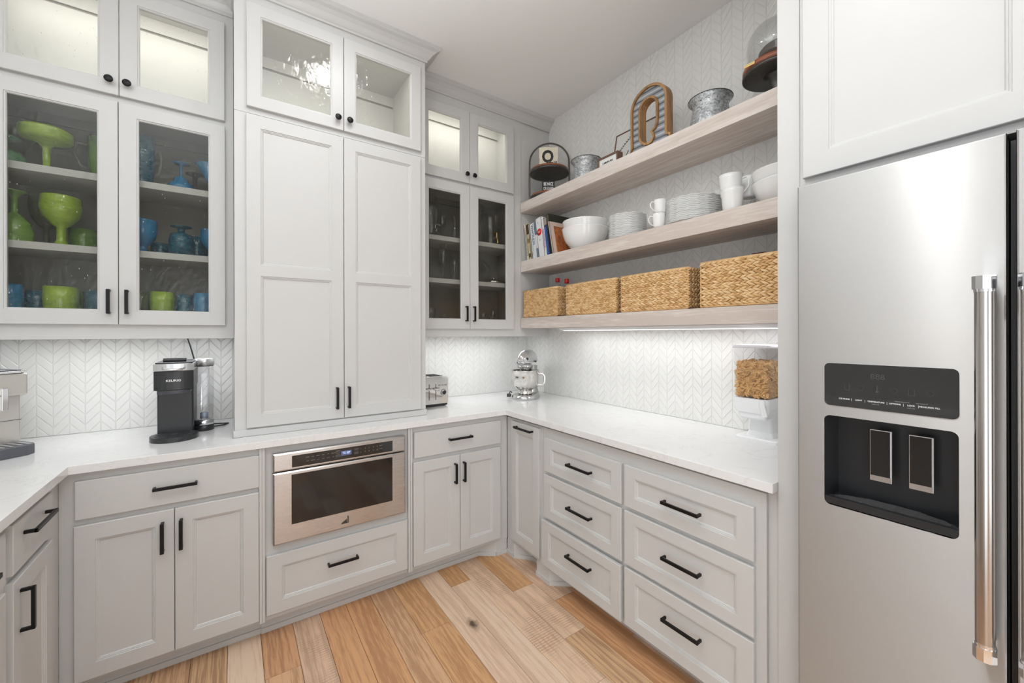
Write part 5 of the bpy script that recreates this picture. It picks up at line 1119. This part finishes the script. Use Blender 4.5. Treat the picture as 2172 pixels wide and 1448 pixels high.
t_ = thing('letter_sign', 'large letter Q sign with honey-wood edges and grey corrugated metal face', 'sign', (1.835, 1.385, ZT), -PI / 2)
def band(path, w, y0, y1, closed=True):
    m = MB(); n = len(path); rings = []
    for i in range(n):
        a = Vector(path[i - 1] if (closed or i) else path[i]); c = Vector(path[(i + 1) % n] if (closed or i < n - 1) else path[i]); d = (c - a).normalized(); nn = Vector((-d.y, d.x)) * w
        p = Vector(path[i]); q = p - nn
        rings.append([(p.x, y0, p.y), (q.x, y0, q.y), (q.x, y1, q.y), (p.x, y1, p.y)])
    if closed: rings.append(rings[0])
    m.loft(rings, cap0=not closed, cap1=not closed); return m
obj('outer_edge', band(qoutline(), 0.013, 0.0, 0.052), M['letterwood'], t_, merge=False)
obj('inner_edge', band(qinner(), -0.012, 0.0, 0.052), M['letterwood'], t_, merge=False)
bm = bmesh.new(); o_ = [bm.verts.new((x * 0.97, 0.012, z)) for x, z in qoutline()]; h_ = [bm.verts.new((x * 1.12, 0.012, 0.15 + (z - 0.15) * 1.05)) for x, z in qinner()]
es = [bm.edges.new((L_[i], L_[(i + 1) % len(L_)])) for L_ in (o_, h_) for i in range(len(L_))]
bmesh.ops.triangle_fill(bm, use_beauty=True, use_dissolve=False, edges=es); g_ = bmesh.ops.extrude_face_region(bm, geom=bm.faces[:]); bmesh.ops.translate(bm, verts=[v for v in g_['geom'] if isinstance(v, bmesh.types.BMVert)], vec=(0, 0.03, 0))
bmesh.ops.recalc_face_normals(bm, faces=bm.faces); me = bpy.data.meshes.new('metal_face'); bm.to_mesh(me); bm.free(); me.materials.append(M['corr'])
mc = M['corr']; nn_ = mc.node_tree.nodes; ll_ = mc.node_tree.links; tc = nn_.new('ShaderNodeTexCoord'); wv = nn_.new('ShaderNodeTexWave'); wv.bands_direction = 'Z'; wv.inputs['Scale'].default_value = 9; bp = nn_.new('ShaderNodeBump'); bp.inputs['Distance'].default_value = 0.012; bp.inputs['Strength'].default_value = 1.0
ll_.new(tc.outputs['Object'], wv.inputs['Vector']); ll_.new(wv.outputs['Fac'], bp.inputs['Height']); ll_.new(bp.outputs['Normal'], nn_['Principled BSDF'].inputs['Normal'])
cr = nn_.new('ShaderNodeValToRGB'); cr.color_ramp.elements[0].position = 0.05; cr.color_ramp.elements[0].color = (0.14, 0.16, 0.18, 1); cr.color_ramp.elements[1].position = 0.30; cr.color_ramp.elements[1].color = (0.52, 0.56, 0.60, 1)  # shade of the corrugation painted as dark colour in the wave valleys
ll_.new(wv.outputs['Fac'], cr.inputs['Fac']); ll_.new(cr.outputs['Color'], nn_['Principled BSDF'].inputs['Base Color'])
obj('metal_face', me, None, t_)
# cake stand with dome
t_ = thing('cake_stand', 'round dark cake stand with wooden rim and glass dome at the right end', 'cake stand', (1.945, 0.803, ZT))
m = MB(); m.lathe([(0, 0), (0.06, 0), (0.06, 0.006), (0.03, 0.02), (0.022, 0.07), (0.03, 0.118), (0.05, 0.1245), (0, 0.1245)], 40); obj('pedestal', m, M['darkmetal'], t_)
m = MB(); m.lathe([(0, 0.125), (0.126, 0.125), (0.131, 0.129), (0.131, 0.138), (0.124, 0.138), (0, 0.137)], 56); obj('plate', m, M['darkmetal'], t_)
m = MB(); m.lathe([(0.124, 0.1382), (0.130, 0.1382), (0.130, 0.160), (0.124, 0.162), (0.118, 0.150), (0, 0.150)], 56); obj('wooden_rim', m, M['redwood'], t_)
m = MB(); m.lathe([(0.113, 0.1625), (0.114, 0.26), (0.106, 0.302), (0.085, 0.332), (0.05, 0.350), (0, 0.356), (0, 0.354), (0.05, 0.348), (0.084, 0.330), (0.104, 0.301), (0.112, 0.26), (0.111, 0.1625)], 56); obj('glass_dome', m, M['clear'], t_)
m = MB(); m.box(-0.132, 0.03, 0.143, -0.1295, 0.075, 0.155, T=Matrix.Rotation(0.0, 4, 'Z')); obj('brass_plaque', m, M['brass'], t_, merge=False)
m = MB(); m.lathe([(0, 0.1505), (0.080, 0.1505), (0.084, 0.156), (0.084, 0.232), (0.076, 0.242), (0, 0.243)], 40); tag(obj('chocolate_cake', m, M['cake'], loc=(1.955, 0.790, ZT)), 'dark brown cake under the glass dome', 'cake')

# ================================================================ glassware in the display cabinets
def gw(name, label, cat, x, y, z, prof, m_, grp=None, n=32, flip=None, extra=None):
    p = [(r, (flip - zz) if flip else zz) for r, zz in prof]
    mb = MB(); mb.lathe(p, n)
    if extra:
        t_ = thing(name, label, cat, (x, y, z), 0, grp); obj('body', mb, m_, t_)
        for nm, e_, me_ in extra: obj(nm, e_, me_, t_, merge=False)
        return t_
    return tag(obj(name, mb, m_, loc=(x, y, z)), label, cat, grp)
def goblet(R, H, hb, foot=None, st=0.009): foot = foot or R * 0.75; return [(0, 0), (foot, 0.0), (foot, 0.004), (st * 1.6, 0.012), (st, 0.03), (st, H - hb - 0.008), (R * 0.45, H - hb + 0.004), (R * 0.85, H - hb * 0.72), (R, H - hb * 0.40), (R * 0.95, H - 0.004), (R * 0.94, H), (R * 0.90, H), (R * 0.93, H - hb * 0.40), (R * 0.78, H - hb * 0.70), (0, H - hb + 0.012)]
def tumbler(R, H, b=0.88): return [(0, 0), (R * b, 0), (R * (b + 0.03), 0.006), (R, H * 0.6), (R * 0.99, H), (R * 0.93, H), (R * 0.93, H * 0.6), (R * (b - 0.06), 0.012), (0, 0.012)]
def hnd(x, z0, z1, out): m = MB(); m.tube([(x, 0, z1), (x + out, 0, z1 + 0.004), (x + out * 1.3, 0, (z0 + z1) / 2 + 0.01), (x + out * 0.7, 0, z0 + 0.01), (x, 0, z0)], 0.006, 10); return m
S1, S2, S3 = 2.1135, 1.7865, 1.4605
GG = 'hand-blown glassware in the left display cabinet'
gw('pedestal_bowl', 'wide lime green pedestal bowl on the top shelf', 'bowl', -0.674, 2.63, S1, [(0, 0), (0.045, 0), (0.045, 0.004), (0.012, 0.014), (0.012, 0.098), (0.024, 0.114), (0.068, 0.124), (0.083, 0.134), (0.087, 0.170), (0.084, 0.178), (0.080, 0.174), (0.079, 0.138), (0.06, 0.130), (0, 0.122)], M['lime'], GG)
gw('pitcher', 'green glass pitcher at the right of the top shelf, left door', 'pitcher', -0.512, 2.70, S1, tumbler(0.050, 0.21, 0.75), M['green'], GG, extra=[('handle', hnd(-0.048, 0.06, 0.17, -0.035), M['clear'])])
gw('upturned_bowl', 'sea-green glass bowl lying upside down at the left of the top shelf', 'bowl', -0.790, 2.62, S1, goblet(0.062, 0.115, 0.065), M['seagreen'], GG, flip=0.115)
gw('goblet', 'brownish green goblet at the back left of the top shelf', 'goblet', -0.80, 2.74, S1, goblet(0.06, 0.19, 0.09), M['olive'], GG)
gw('goblet', 'large lime green footed goblet on the middle shelf', 'goblet', -0.632, 2.64, S2, goblet(0.068, 0.222, 0.128, 0.05, 0.016), M['lime'], GG)
gw('goblet', 'green goblet upside down at the left of the middle shelf', 'goblet', -0.768, 2.63, S2, goblet(0.058, 0.22, 0.120, 0.042, 0.011), M['green'], GG, flip=0.22)
gw('tumbler', 'dark green glass cup behind the large lime goblet', 'glass', -0.585, 2.75, S2, tumbler(0.052, 0.105), M['green'], GG)
gw('goblet', 'smoky brown goblet in the shadows behind the upturned green one', 'goblet', -0.705, 2.75, S2, goblet(0.058, 0.24, 0.14), M['olive'], GG)
gw('tumbler', 'blue tumbler at the bottom left corner of the left door', 'glass', -0.785, 2.62, S3, tumbler(0.046, 0.148), M['blue'], GG)
gw('tumbler', 'dark blue tumbler half behind the corner blue one', 'glass', -0.725, 2.72, S3, tumbler(0.046, 0.130), M['teal'], GG)
gw('tumbler', 'lime green tumbler in the middle of the bottom shelf, left door', 'glass', -0.632, 2.63, S3, tumbler(0.056, 0.146), M['lime'], GG)
gw('tumbler', 'green tumbler directly behind the lime one, left door', 'glass', -0.625, 2.748, S3, tumbler(0.042, 0.138), M['green'], GG)
gw('tumbler', 'teal tumbler at the lower right of the left door', 'glass', -0.512, 2.655, S3, tumbler(0.050, 0.134), M['teal'], GG)
gw('pitcher', 'blue glass pitcher at the left of the top shelf, right door', 'pitcher', -0.365, 2.64, S1, tumbler(0.055, 0.235, 0.75), M['teal'], GG, extra=[('handle', hnd(0.052, 0.06, 0.18, 0.018), M['clear'])])
gw('margarita_glass', 'blue margarita glass standing upside down on the top shelf', 'glass', -0.215, 2.65, S1, [(0, 0), (0.035, 0.0), (0.035, 0.004), (0.006, 0.01), (0.006, 0.065), (0.03, 0.08), (0.034, 0.098), (0.056, 0.12), (0.060, 0.148), (0.057, 0.148), (0.05, 0.122), (0, 0.09)], M['blue'], GG, flip=0.148)
gw('margarita_glass', 'smoky margarita glass behind the upturned blue one', 'glass', -0.165, 2.75, S1, goblet(0.055, 0.135, 0.06), M['smoke'], GG, flip=0.135)
gw('martini_glass', 'blue cone-shaped martini glass at the right of the top shelf', 'glass', -0.098, 2.63, S1, [(0, 0), (0.036, 0), (0.036, 0.003), (0.005, 0.008), (0.005, 0.062), (0.062, 0.155), (0.060, 0.156), (0.0, 0.068)], M['blue'], GG)
gw('goblet', 'bright blue goblet at the left of the middle shelf, right door', 'goblet', -0.358, 2.63, S2, goblet(0.056, 0.160, 0.120, 0.042, 0.012), M['blue'], GG)
gw('tumbler', 'dark blue glass half behind the bright blue goblet', 'glass', -0.305, 2.73, S2, tumbler(0.04, 0.07), M['teal'], GG)
gw('goblet', 'teal goblet standing upside down with its foot in the air', 'goblet', -0.214, 2.64, S2, [(0, 0), (0.044, 0.0), (0.044, 0.004), (0.016, 0.010), (0.014, 0.030), (0.044, 0.042), (0.052, 0.075), (0.050, 0.152), (0.046, 0.152), (0.047, 0.075), (0, 0.048)], M['teal'], GG, flip=0.152)
gw('tumbler', 'teal ribbed glass behind the upturned goblet', 'glass', -0.158, 2.73, S2, tumbler(0.045, 0.12), M['teal'], GG)
gw('goblet', 'blue goblet at the right edge of the middle shelf', 'goblet', -0.098, 2.66, S2, goblet(0.042, 0.155, 0.10, 0.035), M['blue'], GG)
gw('tumbler', 'olive tumbler at the bottom left of the right door', 'glass', -0.372, 2.65, S3, tumbler(0.040, 0.138), M['olive'], GG)
gw('tumbler', 'lime green tumbler on the bottom shelf, right door', 'glass', -0.288, 2.63, S3, tumbler(0.047, 0.142), M['lime'], GG)
gw('tumbler', 'teal tumbler right of the lime green one, right door', 'glass', -0.204, 2.66, S3, tumbler(0.036, 0.136), M['teal'], GG)
gw('tumbler', 'blue tumbler at the bottom right of the right door', 'glass', -0.125, 2.63, S3, tumbler(0.042, 0.145), M['blue'], GG)
S1, S2, S3 = 2.0605, 1.7715, 1.4525
GC = 'clear glassware in the right display cabinet'
def tap(m_): 
    a = MB(); a.cyl((0, -0.06, 0.05), (0, -0.10, 0.05), 0.006, 10); a.tube([(0, -0.10, 0.05), (0, -0.112, 0.045), (0, -0.114, 0.03)], 0.007, 10); a.cyl((0, -0.098, 0.05), (0, -0.098, 0.078), 0.004, 8); a.box(-0.004, -0.104, 0.076, 0.032, -0.093, 0.084); return a
gw('drink_dispenser', 'large clear glass drink dispenser with a chrome tap', 'dispenser', 1.14, 2.68, S1, [(0, 0), (0.072, 0), (0.080, 0.01), (0.080, 0.21), (0.066, 0.245), (0.050, 0.26), (0.055, 0.275), (0.046, 0.276), (0.044, 0.262), (0.06, 0.243), (0.076, 0.208), (0.076, 0.012), (0, 0.01)], M['clear'], GC, extra=[('tap', tap(0), M['chrome']), ('lid', MB().lathe([(0.056, 0.277), (0.058, 0.29), (0.012, 0.294), (0.010, 0.31), (0, 0.312)], 28), M['clear'])])
gw('decanter', 'slender clear decanter right of the drink dispenser', 'bottle', 1.325, 2.66, S1, [(0, 0), (0.028, 0), (0.030, 0.05), (0.012, 0.10), (0.010, 0.16), (0.016, 0.18), (0.0, 0.195)], M['clear'], GC)
gw('wine_glass', 'clear wine glass behind the slender decanter', 'glass', 1.262, 2.74, S1, goblet(0.032, 0.19, 0.09, st=0.004), M['clear'], GC)
gw('carafe', 'tall clear carafe behind the right door', 'bottle', 1.538, 2.71, S1, [(0, 0), (0.05, 0), (0.055, 0.05), (0.03, 0.17), (0.05, 0.29), (0.055, 0.31), (0.052, 0.31), (0.027, 0.17), (0.05, 0.05), (0, 0.01)], M['clear'], GC)
gw('bottle', 'clear bottle at the left of the top shelf, right door', 'bottle', 1.468, 2.63, S1, [(0, 0), (0.025, 0), (0.025, 0.11), (0.011, 0.14), (0.011, 0.18), (0.014, 0.185), (0, 0.186)], M['clear'], GC)
t2 = MB(); t2.cyl((0, -0.055, 0.06), (0, -0.098, 0.06), 0.010, 12); t2.box(-0.030, -0.102, 0.098, 0.030, -0.092, 0.106); t2.cyl((0, -0.096, 0.06), (0, -0.096, 0.10), 0.007, 10); t2.tube([(0, -0.098, 0.06), (0.0, -0.108, 0.045), (0.0, -0.110, 0.02)], 0.010, 10)
gw('drink_dispenser', 'clear glass beverage jar with a brass-coloured tap', 'dispenser', 1.655, 2.71, S1, [(0, 0), (0.058, 0), (0.062, 0.01), (0.062, 0.26), (0.052, 0.28), (0.048, 0.28), (0.058, 0.26), (0.058, 0.012), (0, 0.01)], M['clear'], GC, extra=[('tap', t2, M['brass'])])
gw('champagne_flute', 'clear tall stemmed glass in the middle of the middle shelf', 'glass', 1.225, 2.64, S2, [(0, 0), (0.032, 0), (0.032, 0.002), (0.004, 0.008), (0.004, 0.10), (0.018, 0.118), (0.028, 0.16), (0.024, 0.255), (0.0225, 0.255), (0.026, 0.16), (0, 0.112)], M['clear'], GC)
gw('highball_glass', 'tall straight clear glass right of the stemmed one', 'glass', 1.322, 2.66, S2, tumbler(0.024, 0.20), M['clear'], GC)
gw('highball_glass', 'short clear glass at the left of the middle shelf', 'glass', 1.115, 2.70, S2, tumbler(0.032, 0.17), M['clear'], GC)
gw('wine_glass', 'clear wine glass at the back of the middle shelf', 'glass', 1.275, 2.76, S2, goblet(0.035, 0.20, 0.10, st=0.004), M['clear'], GC)
t_ = thing('glass_platter', 'upright clear glass platter leaning at the back behind the right door', 'platter', (1.60, 2.785, S2), 0, GC)
m = MB(); m.lathe([(0, 0.0), (0.07, 0.0), (0.105, 0.014), (0.103, 0.016), (0.068, 0.004), (0, 0.004)], 40, T=Matrix.Translation((0, 0, 0.108)) @ Matrix.Rotation(PI / 2 - 0.18, 4, 'X')); obj('dish', m, M['clear'], t_, merge=False)
t_ = thing('serving_dish', 'round chrome lidded dish on the middle shelf behind the right door', 'dish', (1.655, 2.66, S2), 0, GC)
m = MB(); m.lathe([(0, 0), (0.075, 0), (0.092, 0.012), (0.09, 0.014), (0, 0.012)], 40); obj('base', m, M['polished'], t_)
m = MB(); m.lathe([(0.080, 0.0145), (0.076, 0.022), (0.050, 0.034), (0.012, 0.038), (0.008, 0.044), (0.011, 0.050), (0, 0.053)], 40); obj('lid', m, M['polished'], t_)
rg_ = random.Random(9)
small = [(1.115, 2.62, 0.042, 0.118, 'g', 'wide clear goblet at the bottom left, left door'), (1.165, 2.72, 0.028, 0.11, 't', 'clear glass behind the wide goblet at the bottom'), (1.222, 2.64, 0.022, 0.085, 't', 'small clear shot glass near the middle of the bottom, left door'), (1.262, 2.70, 0.018, 0.070, 't', 'small clear shot glass behind, bottom of the left door'), (1.318, 2.62, 0.016, 0.055, 't', 'tiny clear glass by the right edge of the left door'),
         (1.455, 2.66, 0.024, 0.075, 't', 'small clear glass at the bottom left of the right door'), (1.505, 2.70, 0.022, 0.085, 'g', 'small stemmed glass second from the left, right door'), (1.548, 2.64, 0.017, 0.095, 'g', 'small stemmed glass in the middle of the bottom, right door'), (1.592, 2.70, 0.020, 0.105, 'g', 'taller stemmed glass right of the middle, right door'), (1.635, 2.64, 0.018, 0.115, 'g', 'tallest small flute at the bottom right, right door'), (1.668, 2.72, 0.02, 0.09, 't', 'clear glass in the bottom right corner, right door')]
for x, y, r, h, kd, lb in small: gw('small_glass', lb, 'glass', x, y, S3, tumbler(r, h) if kd == 't' else goblet(r, h, h * 0.55, st=0.003), M['clear'], GC, n=20)
